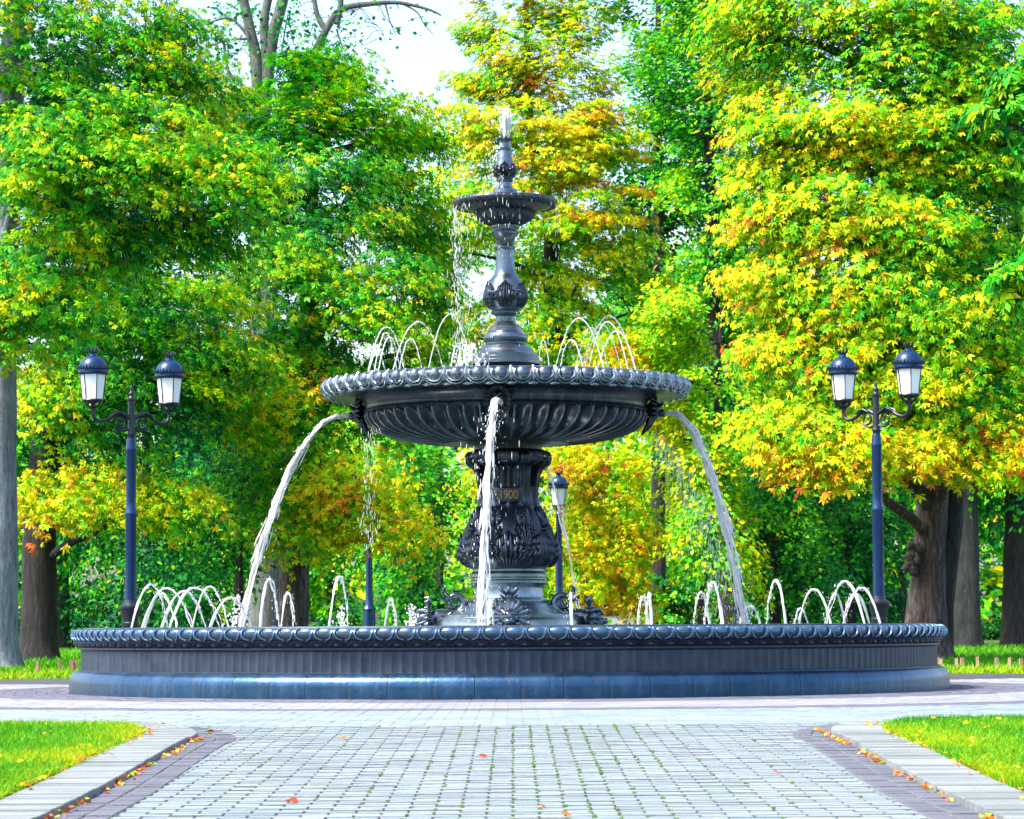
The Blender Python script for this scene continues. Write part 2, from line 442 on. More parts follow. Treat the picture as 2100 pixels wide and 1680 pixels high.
# kerb line: straight, corner arc, then the plaza circle
EX, EY, ERX = 2.85, 16.0, 1.105
ERY = FY - math.sqrt(PL_R ** 2 - EX ** 2) - EY
def kerb_line(s):
    pts = [(s * (1.745 + 0.02 * math.sin(y * 0.9)), y) for y in np.arange(8.0, EY - 0.02, 0.1)]
    na = 30
    for i in range(na + 1):
        a = PI / 2 * i / na
        pts.append((s * (EX - ERX * math.cos(a)), EY + ERY * math.sin(a)))
    n_arc = len(pts)
    a0 = math.atan2(pts[-1][1] - FY, pts[-1][0] - FX)
    for i in range(1, 60):
        a = a0 + s * 0.0095 * i
        pts.append((FX + PL_R * math.cos(a), FY + PL_R * math.sin(a)))
    return pts, n_arc
def inside_corner(x, y, off):
    """on the lawn side of the kerb line moved by off towards the path"""
    ax = abs(x)
    if y < EY: return ax > 1.745 - off
    if ax < EX: return ((ax - EX) / (ERX + off)) ** 2 + ((y - EY) / (ERY + off)) ** 2 < 1
    return math.hypot(x - FX, y - FY) > PL_R - off
def resample(pts, step):
    out = [Vector((*pts[0], 0))]; acc = 0
    for i in range(1, len(pts)):
        a = Vector((*pts[i - 1], 0)); b = Vector((*pts[i], 0)); L = (b - a).length; t = step - acc
        while t <= L:
            out.append(a + (b - a) * (t / L)); t += step
        acc = (acc + L) % step
    return out
KERB_H = 0.034
kerb_lines = {}
for s in (-1, 1):
    pts, n_arc = kerb_line(s)
    kerb_lines[s] = pts
    side = 'left' if s < 0 else 'right'
    kb = empty('kerb', (0, 0, 0)); tag(kb, kind='structure')
    line = resample(pts, 0.101)
    cnt = 0; far = MB()
    for i in range(len(line) - 1):
        a, b_ = line[i], line[i + 1]; t = (b_ - a).normalized(); nrm = Vector((-t.y, t.x, 0)) * (1 if s < 0 else -1)
        cpt = (a + b_) / 2 + nrm * 0.145
        rot = math.atan2(nrm.y, nrm.x)
        z = gz(cpt.x, cpt.y) + KERB_H + random.uniform(-0.002, 0.002)
        if 10.6 < cpt.y < 17.8 and cnt < 110 and abs(cpt.x) < 3.2:
            bb = MB(); brick_geo(bb, (0, 0), 0.29, 0.095, rot, 0, 0.12)
            o = bb.build('kerb_block', M_kerb, kb, 20); o.location = (cpt.x, cpt.y, z); cnt += 1
        else:
            brick_geo(far, (cpt.x, cpt.y), 0.29, 0.095, rot, z, 0.12)
    o = far.build('kerb_blocks', M_kerb, kb, 20); tag(o, kind='stuff')
    # purple border strip, two bricks wide
    st = empty('border_strip', (0, 0, 0)); tag(st, kind='structure')
    line = resample(pts[:n_arc], 0.125)
    cnt = 0; far = MB()
    for i in range(len(line) - 1):
        a, b_ = line[i], line[i + 1]; t = (b_ - a).normalized(); nrm = Vector((-t.y, t.x, 0)) * (-1 if s < 0 else 1)
        for k in (0, 1):
            cpt = (a + b_) / 2 + nrm * (0.055 + 0.110 * k)
            rot = math.atan2(t.y, t.x); z = gz(cpt.x, cpt.y) + 0.005 + random.uniform(-0.002, 0.002)
            wid = 0.118
            if cpt.y > 10.5:
                bb = MB(); brick_geo(bb, (0, 0), 0.119, 0.103, rot, 0, 0.03)
                o = shade_edges(bb.build('paver', M_paver_lilac, st, 20)); o.location = (cpt.x, cpt.y, z)
            else:
                brick_geo(far, (cpt.x, cpt.y), 0.119, 0.103, rot, z, 0.03)
    o = shade_edges(far.build('pavers', M_paver_lilac, st, 20)); tag(o, kind='stuff')

# field pavers
def in_field(x, y):
    if math.hypot(x - FX, y - FY) < PL_R + 0.03: return False
    return abs(x) < 2.7 and not inside_corner(x, y, 0.14)
bb = MB(); brick_geo(bb, (0, 0), 0.193, 0.093, 0, 0, 0.03)
proto = shade_edges(bb.build('paver', M_paver, path, 20))
cnt = 0; first = True; rest = MB(); moss_pts = []
row = 0; y = 10.0
while y < 17.7:
    off = 0.1 * (row % 2)
    for i in range(-13, 14):
        x = i * 0.2 + off - 0.005
        if not in_field(x, y): continue
        z = gz(x, y) + random.uniform(-0.0018, 0.0018)
        if 10.85 < y and cnt < 300:
            o = proto if first else proto.copy()
            if not first: C.objects.link(o); o.parent = path
            first = False; cnt += 1
            o.location = (x, y, z); o.rotation_euler = (random.gauss(0, 0.004), random.gauss(0, 0.006), random.gauss(0, 0.006))
        else:
            brick_geo(rest, (x, y), 0.193, 0.093, random.gauss(0, 0.006), z, 0.03, random.gauss(0, 0.006))
        # moss in the cross joints, thicker down the middle of the path
        w = math.exp(-((x - 0.05) / 0.55) ** 2) * 0.95 + 0.07
        w *= 0.45 + 0.9 * (noise.noise((x * 2.2, y * 1.1, 3)) * 0.5 + 0.5)
        if random.random() < w: moss_pts.append((x + 0.1, y, gz(x, y), 1.0))
    y += 0.1; row += 1
o = shade_edges(rest.build('pavers', M_paver, path, 20)); tag(o, kind='stuff')
mb = MB()
for (x, y, z, s) in moss_pts:
    k = random.choice((0.5, 0.7, 1, 1.2))
    for q in range(3):
        hh = random.uniform(0.004, 0.009) * k
        cx_, cy_ = x + random.gauss(0, 0.005), y + random.uniform(-0.045, 0.045)
        mb.ball((cx_, cy_, z), (0.0045 * k + 0.002, 0.012, hh), 5, 4)
moss = mb.build('moss', M_moss, None, 60); tag(moss, 'green moss tufts growing in the joints of the pale paving', 'moss', kind='stuff')

# ------------------------------------------------------------------ fountain
F = empty('fountain', (FX, FY, 0))
tag(F, 'tiered black cast-iron fountain with a wide basin and two raised bowls', 'fountain')

# --- basin
b = MB()
NF = 288
def flute(r, z, a, k):
    if 0.215 < z < 0.395: return r - 0.012 * abs(math.sin(NF / 2 * a)) 
    return r
prof = [(3.95, 0.02), (4.08, 0.03), (4.10, 0.205), (4.09, 0.212), (4.085, 0.218), (4.085, 0.225), (4.085, 0.30), (4.085, 0.385), (4.085, 0.392), (4.09, 0.40),
        (4.105, 0.41), (4.105, 0.422), (4.085, 0.430), (4.09, 0.44), (4.11, 0.455), (4.135, 0.47), (4.15, 0.478), (4.135, 0.486),
        (4.145, 0.495), (4.16, 0.515), (4.165, 0.54), (4.155, 0.565), (4.13, 0.582), (4.09, 0.59), (4.07, 0.592), (4.065, 0.604), (3.98, 0.606), (3.95, 0.60), (3.93, 0.55), (3.92, 0.3)]
b.lathe(prof, NF * 4, rfun=flute)
basin = b.build('basin', M_drum, F, 35)
# base mould in 36 cast segments
seg = MB()
sp = [(4.11, 0.0), (4.197, 0.0), (4.197, 0.10), (4.192, 0.135), (4.178, 0.165), (4.155, 0.188), (4.125, 0.202), (4.108, 0.204), (4.108, 0.214), (4.07, 0.216)]
ng = 36; ga = 2 * PI / ng
seg.lathe(sp, 8, a0=-ga / 2 + 0.0005, a1=ga / 2 - 0.0005)
nn = 9
seg.f.append(tuple(k * nn for k in range(len(sp)))); seg.f.append(tuple(k * nn + 8 for k in reversed(range(len(sp)))))
s0 = seg.build('base_segment', M_ironblue, basin, 35)
for i in range(ng):
    o = s0 if i == 0 else s0.copy()
    if i: C.objects.link(o); o.parent = basin
    o.rotation_euler.z = i * ga + 0.02
# rim eggs of the basin
NE = 145
eg = MB()
ea = 2 * PI / NE; ew = 4.165 * ea
Mt = Matrix.Rotation(R(-28), 3, 'Y')
eg.ball((4.128, 0, 0.552), (0.044, ew * 0.45, 0.040), 16, 9, Mt)
for s in (-1, 1):      # husk either side of the egg
    pts, rd = catmull([(4.125, s * ew * 0.30, 0.592), (4.162, s * ew * 0.43, 0.57), (4.176, s * ew * 0.42, 0.54), (4.168, s * ew * 0.30, 0.505), (4.15, s * ew * 0.08, 0.49)],
                      [0.006, 0.009, 0.009, 0.008, 0.006], 3)
    eg.tube(pts, rd, 5)
eg.tube([(4.15, ew / 2, 0.58), (4.174, ew / 2, 0.545), (4.158, ew / 2, 0.50)], [0.012, 0.010, 0.003], 5)
# leaf tongue beneath

e0 = eg.build('rim_egg', M_rim, basin, 50)
tn = MB()
for s in (-1, 1):
    pts, rd = catmull([(4.135, s * 0.004, 0.478), (4.122, s * ew * 0.22, 0.466), (4.108, s * ew * 0.36, 0.450), (4.098, s * ew * 0.42, 0.436)], [0.004, 0.009, 0.008, 0.003], 3)
    tn.tube(pts, rd, 5)
tn.ball((4.10, 0, 0.452), (0.016, ew * 0.20, 0.022), 8, 6)
t0 = tn.build('leaf_tongue', M_iron, basin, 50)
for i in range(NE):
    o = t0 if i == 0 else t0.copy()
    if i: C.objects.link(o); o.parent = basin
    o.rotation_euler.z = (i + 0.5) * ea
for i in range(NE):
    o = e0 if i == 0 else e0.copy()
    if i: C.objects.link(o); o.parent = basin
    o.rotation_euler.z = i * ea

def prof_px(tbl):
    return [(hw * PXM, fz(y)) for hw, y in tbl]

# --- pedestal foot
foot = MB()
foot.lathe([(0.72, 0.28), (0.72, 0.59)] + prof_px([(150, 1281), (150, 1272), (146, 1268), (143, 1266), (143, 1261), (138, 1259.5), (112, 1258), (106, 1255), (96, 1248), (86, 1240), (82, 1236), (84, 1234), (84, 1231), (80, 1229.5), (72, 1226), (70, 1222), (70, 1206), (73, 1203), (76, 1199), (78, 1196), (78, 1192), (74, 1189), (74, 1186), (80, 1184), (80, 1178), (77, 1175), (74, 1172), (74, 1168)]), 64)
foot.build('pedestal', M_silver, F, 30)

# --- lower column (vase)
def vase_r(tbl):
    ys = [t[1] for t in tbl]; rs = [t[0] for t in tbl]
    z = [fz(y) for y in ys]; r = [h * PXM for h in rs]
    return lambda q: float(np.interp(q, z, r))
tbl = [(74, 1168), (82, 1164), (90, 1157), (96, 1149), (99, 1140), (99, 1130), (96, 1118), (92, 1106), (87, 1092), (82, 1078), (75, 1062), (68, 1048), (64, 1036), (62, 1022), (62, 1008), (63, 990), (64, 975), (66, 962), (70, 957), (78, 953), (83, 947), (84, 938), (82, 930), (76, 925), (70, 923), (70, 914), (76, 911), (76, 906)]
col = MB()
def colr(r, z, a, k):
    y = tbl[min(k, len(tbl) - 1)][1]
    if 955 < y < 1045: return r - 0.030 * abs(math.sin(8 * a))
    if 924 < y < 954: return r - 0.012 * abs(math.sin(12 * a))
    return r
col.lathe(prof_px(tbl), 192, rfun=colr)
column = col.build('column', M_iron, F, 35)
vr = vase_r(list(reversed(tbl)))
def rr(z): return float(np.interp(z, [p[1] for p in prof_px(tbl)], [p[0] for p in prof_px(tbl)]))

def acanthus(rfun, z0, z1, half_ang, proud, curl, nu=36, nv=20, ribh=0.016):
    """a ribbed leaf laid on a turned surface, tip curling away from it"""
    v = []; f = []
    for j in range(nv + 1):
        t = j / nv
        w = math.sin(PI * min(1, 0.16 + t * 0.80)) ** 0.75 * (1 + 0.12 * math.sin(t * 26))
        w = max(w, 0.02)
        if t > 0.93: w *= 0.75
        for i in range(nu + 1):
            u = -1 + 2 * i / nu
            fan = u * (1.0 - 0.25 * t)
            rib = abs(math.sin(4.5 * PI * fan + 0.0)) * ribh * (0.4 + 0.6 * math.sin(PI * t))
            z = z0 + (z1 - z0) * (t - 0.10 * abs(u) ** 1.5 * t) 
            r = rfun(min(z, z1 - 0.01)) + proud * (1 - 0.65 * u * u) + rib + curl * max(0, t - 0.72) ** 1.6 * 8 * (1 - 0.4 * u * u)
            if abs(u) > 0.97: r = rfun(z) - 0.004
            z -= max(0, t - 0.9) * 0.35 * (z1 - z0)
            a = half_ang * w * u
            v.append((r * math.cos(a), r * math.sin(a), z))
    for j in range(nv):
        for i in range(nu):
            a = j * (nu + 1) + i
            f.append((a, a + 1, a + nu + 2, a + nu + 1))
    return v, f

def ring_of(proto, n, parent, a0=0.0):
    for i in range(n):
        o = proto if i == 0 else proto.copy()
        if i: C.objects.link(o); o.parent = parent
        o.rotation_euler.z = a0 + 2 * PI * i / n
def leaf_part(name, rfun, z0, z1, ha, proud, curl, n, parent, a0, ribh=0.016):
    v, f = acanthus(rfun, z0, z1, ha, proud, curl, ribh=ribh)
    o = mesh_obj(name, v, f, M_iron, parent, 60)
    ring_of(o, n, parent, a0)
leaf_part('acanthus_leaf', rr, fz(1164), fz(1088), 2 * PI / 8 * 0.50, 0.012, 0.045, 8, column, -PI / 2, 0.028)
leaf_part('acanthus_leaf', rr, fz(1120), fz(1052), 2 * PI / 8 * 0.32, 0.012, 0.035, 8, column, -PI / 2 + PI / 8, 0.024)
# long tongues on the shoulder
tg = MB()
for k in (-1, 0, 1):
    zz = [fz(y) for y in (1082, 1070, 1058, 1048, 1040)]
    tg.tube([((rr(z) + 0.004) * math.cos(k * 0.12), (rr(z) + 0.004) * math.sin(k * 0.12), z) for z in zz], [0.012, 0.028, 0.031, 0.027, 0.010], 7)
ring_of(tg.build('tongue', M_iron, column, 50), 8, column, -PI / 2 + 0.39)
# scroll brackets under the collar
sc = MB(); pts = []; rd = []
cz, cr = fz(940), 0.39
for k in range(22):
    a = -PI * 0.5 + k * 0.36; q = 0.072 - 0.0027 * k
    pts.append((cr + q * math.cos(a) - 0.02, 0, cz + q * math.sin(a))); rd.append(0.017 - 0.0004 * k)
pts = [(rr(fz(1000)) + 0.005, 0, fz(1000)), (rr(fz(975)) + 0.012, 0, fz(975)), (rr(fz(962)) + 0.03, 0, fz(962))] + pts
rd = [0.010, 0.015, 0.017] + rd
for yy in (-0.03, 0, 0.03):
    sc.tube([(p[0], p[1] + yy, p[2]) for p in pts], rd, 6)
ring_of(sc.build('scroll_bracket', M_iron, column, 60), 8, column, -PI / 2 + PI / 8)
# tablet with the year
tb = MB(); zt = fz(1018)
v = []; f = []
for j, z in enumerate((fz(1034), fz(1030), fz(1004), fz(1000))):
    for i in range(11):
        a = -PI / 2 - 0.48 + 0.96 * i / 10; edge = j in (0, 3) or i in (0, 10)
        r = 0.292 + (0.0 if edge else 0.012)
        v.append((r * math.cos(a), r * math.sin(a), z))
for j in range(3):
    for i in range(10): f.append((j * 11 + i, j * 11 + i + 1, (j + 1) * 11 + i + 1, (j + 1) * 11 + i))
mesh_obj('tablet', v, f, M_iron, column, 30)
cu = bpy.data.curves.new('year', 'FONT'); cu.body = '1900'; cu.size = 0.118; cu.align_x = 'CENTER'; cu.align_y = 'CENTER'; cu.extrude = 0.004; cu.space_character = 0.95
tmp = bpy.data.objects.new('year', cu); C.objects.link(tmp)
bpy.context.view_layer.update()
me = bpy.data.meshes.new_from_object(tmp.evaluated_get(bpy.context.evaluated_depsgraph_get()))
bpy.data.objects.remove(tmp)
for q in me.vertices:
    x, y, z = q.co; a = -PI / 2 + (x * 0.82) / 0.305 + 0.0; r = 0.3065 + z
    q.co = (r * math.cos(a), r * math.sin(a), zt + y * 1.0)
me.materials.clear(); me.materials.append(M_gold)
yr = bpy.data.objects.new('year_lettering', me); C.objects.link(yr); yr.parent = column
yr['label'] = 'gilded raised year 1900'

# --- main bowl
NB = 54
bw = MB()
rim = [(1.28, 2.74), (1.40, 2.80), (1.50, 2.815), (1.64, 2.815), (1.68, 2.812), (1.70, 2.815), (1.745, 2.83), (1.772, 2.86), (1.78, 2.895), (1.772, 2.93), (1.745, 2.958), (1.70, 2.973), (1.66, 2.978), (1.58, 2.98), (1.56, 2.965), (1.50, 2.90), (1.2, 2.82), (0.3, 2.78)]
low = [(0.30, 2.345), (0.61, 2.36), (0.85, 2.385), (1.02, 2.415), (1.17, 2.455), (1.27, 2.50), (1.33, 2.55), (1.36, 2.60), (1.365, 2.635), (1.36, 2.655), (1.375, 2.665), (1.385, 2.672), (1.375, 2.68), (1.37, 2.69)]
def gad(r, z, a, k):
    if 1 <= k <= 8:
        amp = [0, 0.02, 0.04, 0.06, 0.075, 0.085, 0.09, 0.085, 0.045][k]
        return r - amp * abs(math.sin(NB / 2 * a))
    return r
bw.lathe(low, NB * 8, rfun=gad)
bw.lathe([(1.37, 2.69), (1.365, 2.71), (1.37, 2.74), (1.385, 2.77), (1.41, 2.795), (1.44, 2.806), (1.50, 2.815)] + rim[3:], NB * 4)
bowl = bw.build('bowl', M_iron, F, 35)
rb_ = MB()
rb_.tube([(r_ + 0.003, 0, z_) for r_, z_ in low[1:10]], [0.004, 0.007, 0.009, 0.010, 0.011, 0.011, 0.011, 0.010, 0.006], 6)
ring_of(rb_.build('rib', M_rib, bowl, 60), NB, bowl, 0.0)
eg = MB(); ec = MB(); ea = 2 * PI / NB; ew = 1.75 * ea
Mt = Matrix.Rotation(R(-12), 3, 'Y')
eg.ball((1.752, 0, 2.905), (0.050, ew * 0.30, 0.066), 14, 10, Mt)
for off, rad in ((0.385, 0.013), (0.475, 0.010)):
    pts = []
    for k in range(15):
        a = -0.15 * PI + 1.3 * PI * k / 14 
        yy = -math.cos(a) * ew * off; zz = 2.905 - math.sin(a) * (0.058 + 0.03 * (off > 0.42)) 
        rad_ = 1.782 - 0.45 * (abs(zz - 2.895)) ** 1.5 * 4 - 0.12 * max(0, zz - 2.93)
        pts.append((rad_, yy, min(zz, 2.965)))
    ec.tube(pts, rad, 5)
ec.tube([(1.745, ew / 2, 2.968), (1.782, ew / 2, 2.92), (1.784, ew / 2, 2.88), (1.765, ew / 2, 2.835)], [0.013, 0.015, 0.010, 0.003], 6)
ec.ball((1.71, ew / 2, 2.818), (0.03, ew * 0.26, 0.02), 8, 5)
ring_of(ec.build('egg_collar', M_silver, bowl, 50), NB, bowl, 0.03)
e0 = eg.build('rim_egg', M_wet, bowl, 50)
ring_of(e0, NB, bowl, 0.03)

# spout masks below the rim
mk = MB()
Mq = Matrix.Identity(3)
mk.ball((1.43, 0, 2.68), (0.075, 0.075, 0.09), 12, 9)
mk.ball((1.50, 0, 2.65), (0.045, 0.05, 0.04), 10, 7)
mk.ball((1.485, 0.035, 2.705), (0.02, 0.018, 0.015), 8, 6); mk.ball((1.485, -0.035, 2.705), (0.02, 0.018, 0.015), 8, 6)
mk.tube([(1.48, 0.055, 2.725), (1.515, 0.03, 2.735), (1.505, 0, 2.715)], [0.012, 0.014, 0.012], 6)
mk.tube([(1.48, -0.055, 2.725), (1.515, -0.03, 2.735), (1.505, 0, 2.715)], [0.012, 0.014, 0.012], 6)
for k in range(13):        # mane of leaf locks
    a = -0.25 * PI + 1.5 * PI * k / 12
    y0, z0 = math.cos(a) * 0.065, 2.69 + math.sin(a) * 0.075
    mk.tube([(1.42, y0, z0), (1.445, y0 * 1.8, 2.69 + (z0 - 2.69) * 1.55), (1.41, y0 * 2.3, 2.69 + (z0 - 2.69) * 1.9)], [0.028, 0.024, 0.006], 6)
for s in (-1, 1):
    mk.tube([(1.42, s * 0.03, 2.62), (1.40, s * 0.045, 2.56), (1.36, s * 0.03, 2.50), (1.33, 0, 2.46)], [0.035, 0.032, 0.026, 0.008], 6)
mk.tube([(1.40, 0, 2.60), (1.38, 0, 2.53), (1.31, 0, 2.44)], [0.04, 0.035, 0.01], 6)
mk.tube([(1.46, 0, 2.645), (1.53, 0, 2.635)], [0.022, 0.026], 8)
m0 = mk.build('spout_mask', M_iron, bowl, 60)
ring_of(m0, 4, bowl, -PI / 2 - 0.05)

# --- upper column
tblu = [(72, 748), (72, 742), (70, 740), (70, 735), (66, 733), (66, 728), (62, 725), (58, 720), (52, 713), (44, 708), (40, 706), (40, 704), (44, 701), (46, 696), (46, 691), (43, 686), (36, 683), (33, 680), (33, 671), (30, 668), (24, 665), (20, 660), (20, 650), (23, 647), (30, 644), (31, 641), (28, 638), (33, 632), (39, 625), (43, 615), (42.5, 606), (40, 596), (36, 584), (31, 574), (26, 567), (22, 561), (20, 550), (18.5, 530), (18, 514), (20.5, 511), (21.5, 508), (20.5, 505), (18.5, 502), (20, 492), (22, 486), (27, 482), (29, 477), (27, 472), (29, 468), (29, 464)]
uc = MB()
uc.lathe(prof_px(tblu), 64)
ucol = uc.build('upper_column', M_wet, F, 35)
pu = prof_px(tblu)
def ru(z): return float(np.interp(z, [p[1] for p in pu], [p[0] for p in pu]))
leaf_part('acanthus_leaf', ru, fz(632), fz(576), 2 * PI / 6 * 0.5, 0.010, 0.03, 6, ucol, -PI / 2)

# --- upper bowl
NU = 30
ub = MB()
zz = lambda y: fz(y)
lowu = [(0.10, zz(466)), (0.15, zz(463.5)), (0.20, zz(459)), (0.25, zz(453)), (0.285, zz(446)), (0.30, zz(440)), (0.305, zz(436)), (0.315, zz(434))]
def gadu(r, z, a, k):
    return r - (0.0 if k in (0, 7) else 0.016) * abs(math.sin(NU / 2 * a))
ub.lathe(lowu, NU * 6, rfun=gadu)
ub.lathe([(0.315, zz(434)), (0.36, zz(432)), (0.43, zz(427)), (0.485, zz(424)), (0.502, zz(422)), (0.510, zz(417.5)), (0.508, zz(413.5)), (0.495, zz(410)), (0.47, zz(408.5)), (0.44, zz(409)), (0.38, zz(415)), (0.12, zz(418))], 120)
ubowl = ub.build('upper_bowl', M_iron, F, 35)
eg = MB(); nu_ = 44; ew = 0.5 * 2 * PI / nu_
eg.ball((0.497, 0, zz(416)), (0.018, ew * 0.36, 0.026), 8, 6)
eg.ball((0.470, ew / 2, zz(425)), (0.022, ew * 0.40, 0.014), 6, 5)
ring_of(eg.build('rim_egg', M_iron, ubowl, 60), nu_, ubowl)

# --- finial
tf = [(27, 412), (27, 398), (25, 393), (25, 389), (20, 387), (15.5, 384), (15, 375), (17, 372), (17.5, 369), (16, 367), (18, 363), (21, 356), (21.5, 349), (20, 341), (17, 330), (14.5, 318), (12.5, 310), (14, 307), (14, 304), (12, 302), (11, 296), (11.5, 290), (13, 286), (10, 284.5), (3, 284)]
fb = MB(); fb.lathe(prof_px(tf), 40)
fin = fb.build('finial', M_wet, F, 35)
pf = prof_px(tf)
def rf_(z): return float(np.interp(z, [p[1] for p in pf], [p[0] for p in pf]))
leaf_part('acanthus_leaf', rf_, fz(364), fz(332), 2 * PI / 6 * 0.5, 0.006, 0.014, 6, fin, -PI / 2)
cr = MB()
cr.ball((13 * PXM, 0, fz(285)), (0.012, 0.016, 0.022), 6, 5)
ring_of(cr.build('crown_bead', M_iron, fin, 60), 9, fin)

for o in (bowl, ucol, ubowl, fin): o.location.x = -0.018
# --- dolphins round the foot
D0 = empty('dolphin', (0, 0, 0)); D0.parent = F
dl = MB()
pts, rd = catmull([(0.86, 0, 0.63), (0.76, 0, 0.665), (0.66, 0, 0.69), (0.56, 0, 0.70), (0.475, 0, 0.735), (0.435, 0, 0.80), (0.455, 0, 0.87), (0.52, 0, 0.90), (0.58, 0, 0.865), (0.585, 0, 0.81), (0.545, 0, 0.785), (0.51, 0, 0.81), (0.52, 0, 0.838)],
                  [0.07, 0.085, 0.08, 0.066, 0.052, 0.042, 0.034, 0.029, 0.025, 0.022, 0.019, 0.016, 0.012], 5)
dl.tube(pts, rd, 12, jit=lambda p, an, k: 1 + 0.09 * abs(math.sin(k * 1.57)) * (1 if k > 8 else 0))
for k in range(0, 40, 2):      # back crest
    p = pts[min(10 + k // 2, len(pts) - 1)]
dl.build('body', M_wet, D0, 60)
hd = MB()
hd.ball((0.80, 0, 0.685), (0.105, 0.10, 0.085), 14, 10)
hd.ball((0.895, 0, 0.645), (0.065, 0.06, 0.035), 10, 7)
hd.ball((0.885, 0, 0.595), (0.05, 0.05, 0.02), 10, 6)
for s in (-1, 1):
    hd.ball((0.865, s * 0.055, 0.715), (0.026, 0.024, 0.024), 8, 6)
    hd.tube([(0.80, s * 0.085, 0.755), (0.865, s * 0.068, 0.755), (0.905, s * 0.03, 0.71)], [0.018, 0.024, 0.014], 7)
    hd.ball((0.935, s * 0.025, 0.662), (0.016, 0.016, 0.014), 6, 5)
    hd.tube([(0.90, s * 0.055, 0.625), (0.86, s * 0.085, 0.62), (0.80, s * 0.10, 0.65)], [0.012, 0.02, 0.012], 6)
hd.build('head', M_wet, D0, 60)
fn = MB()
for k in range(15):
    a = -0.22 * PI + 1.44 * PI * k / 14
    c, s_ = math.cos(a), math.sin(a)
    L = 0.075 + 0.03 * (k % 2)
    fn.tube([(0.79, c * 0.085, 0.69 + s_ * 0.075), (0.77, c * (0.10 + L * 0.7), 0.69 + s_ * (0.09 + L * 0.7)), (0.79, c * (0.10 + L), 0.69 + s_ * (0.09 + L)), (0.815, c * (0.095 + L), 0.69 + s_ * (0.085 + L))], [0.026, 0.030, 0.020, 0.006], 6)
for s in (-1, 1):
    fn.tube([(0.70, s * 0.07, 0.67), (0.66, s * 0.14, 0.66), (0.58, s * 0.19, 0.70), (0.53, s * 0.17, 0.76)], [0.03, 0.034, 0.024, 0.006], 7)
fn.build('mane', M_wet, D0, 60)
tl = MB()
for s in (-1, 0, 1):
    tl.tube([(0.575, s * 0.01, 0.88), (0.62, s * 0.05, 0.92), (0.63, s * 0.085, 0.965), (0.60, s * 0.09, 0.99)], [0.02, 0.024, 0.016, 0.005], 6)
    tl.tube([(0.59, s * 0.01, 0.84), (0.65, s * 0.05, 0.86), (0.68, s * 0.08, 0.90)], [0.018, 0.022, 0.005], 6)
for s in (-1, 1):
    sp_ = [(0.52 + (0.085 - 0.0035 * k) * math.cos(k * 0.42), s * 0.022, 0.825 + (0.085 - 0.0035 * k) * math.sin(k * 0.42)) for k in range(22)]
    tl.tube(sp_, [0.013 - 0.0003 * k for k in range(22)], 6)
tl.build('tail', M_wet, D0, 60)
for i in range(4):
    d = D0 if i == 0 else copy_tree(D0, F)
    d.rotation_euler.z = -PI / 2 - 0.0 + i * PI / 2
    d.scale = (1, 1, 1)

# --- standing water
def pool(name, r0, r1, z):
    q = MB(); q.lathe([(r1, z), (r0, z)], 96, FX, FY); o = q.build(name, M_pool, None, 60); tag(o, kind='structure'); return o
pool('water', 0.6, 3.94, 0.50)
pool('water', 0.2, 1.57, 2.945)
pool('water', 0.1, 0.44, fz(412))

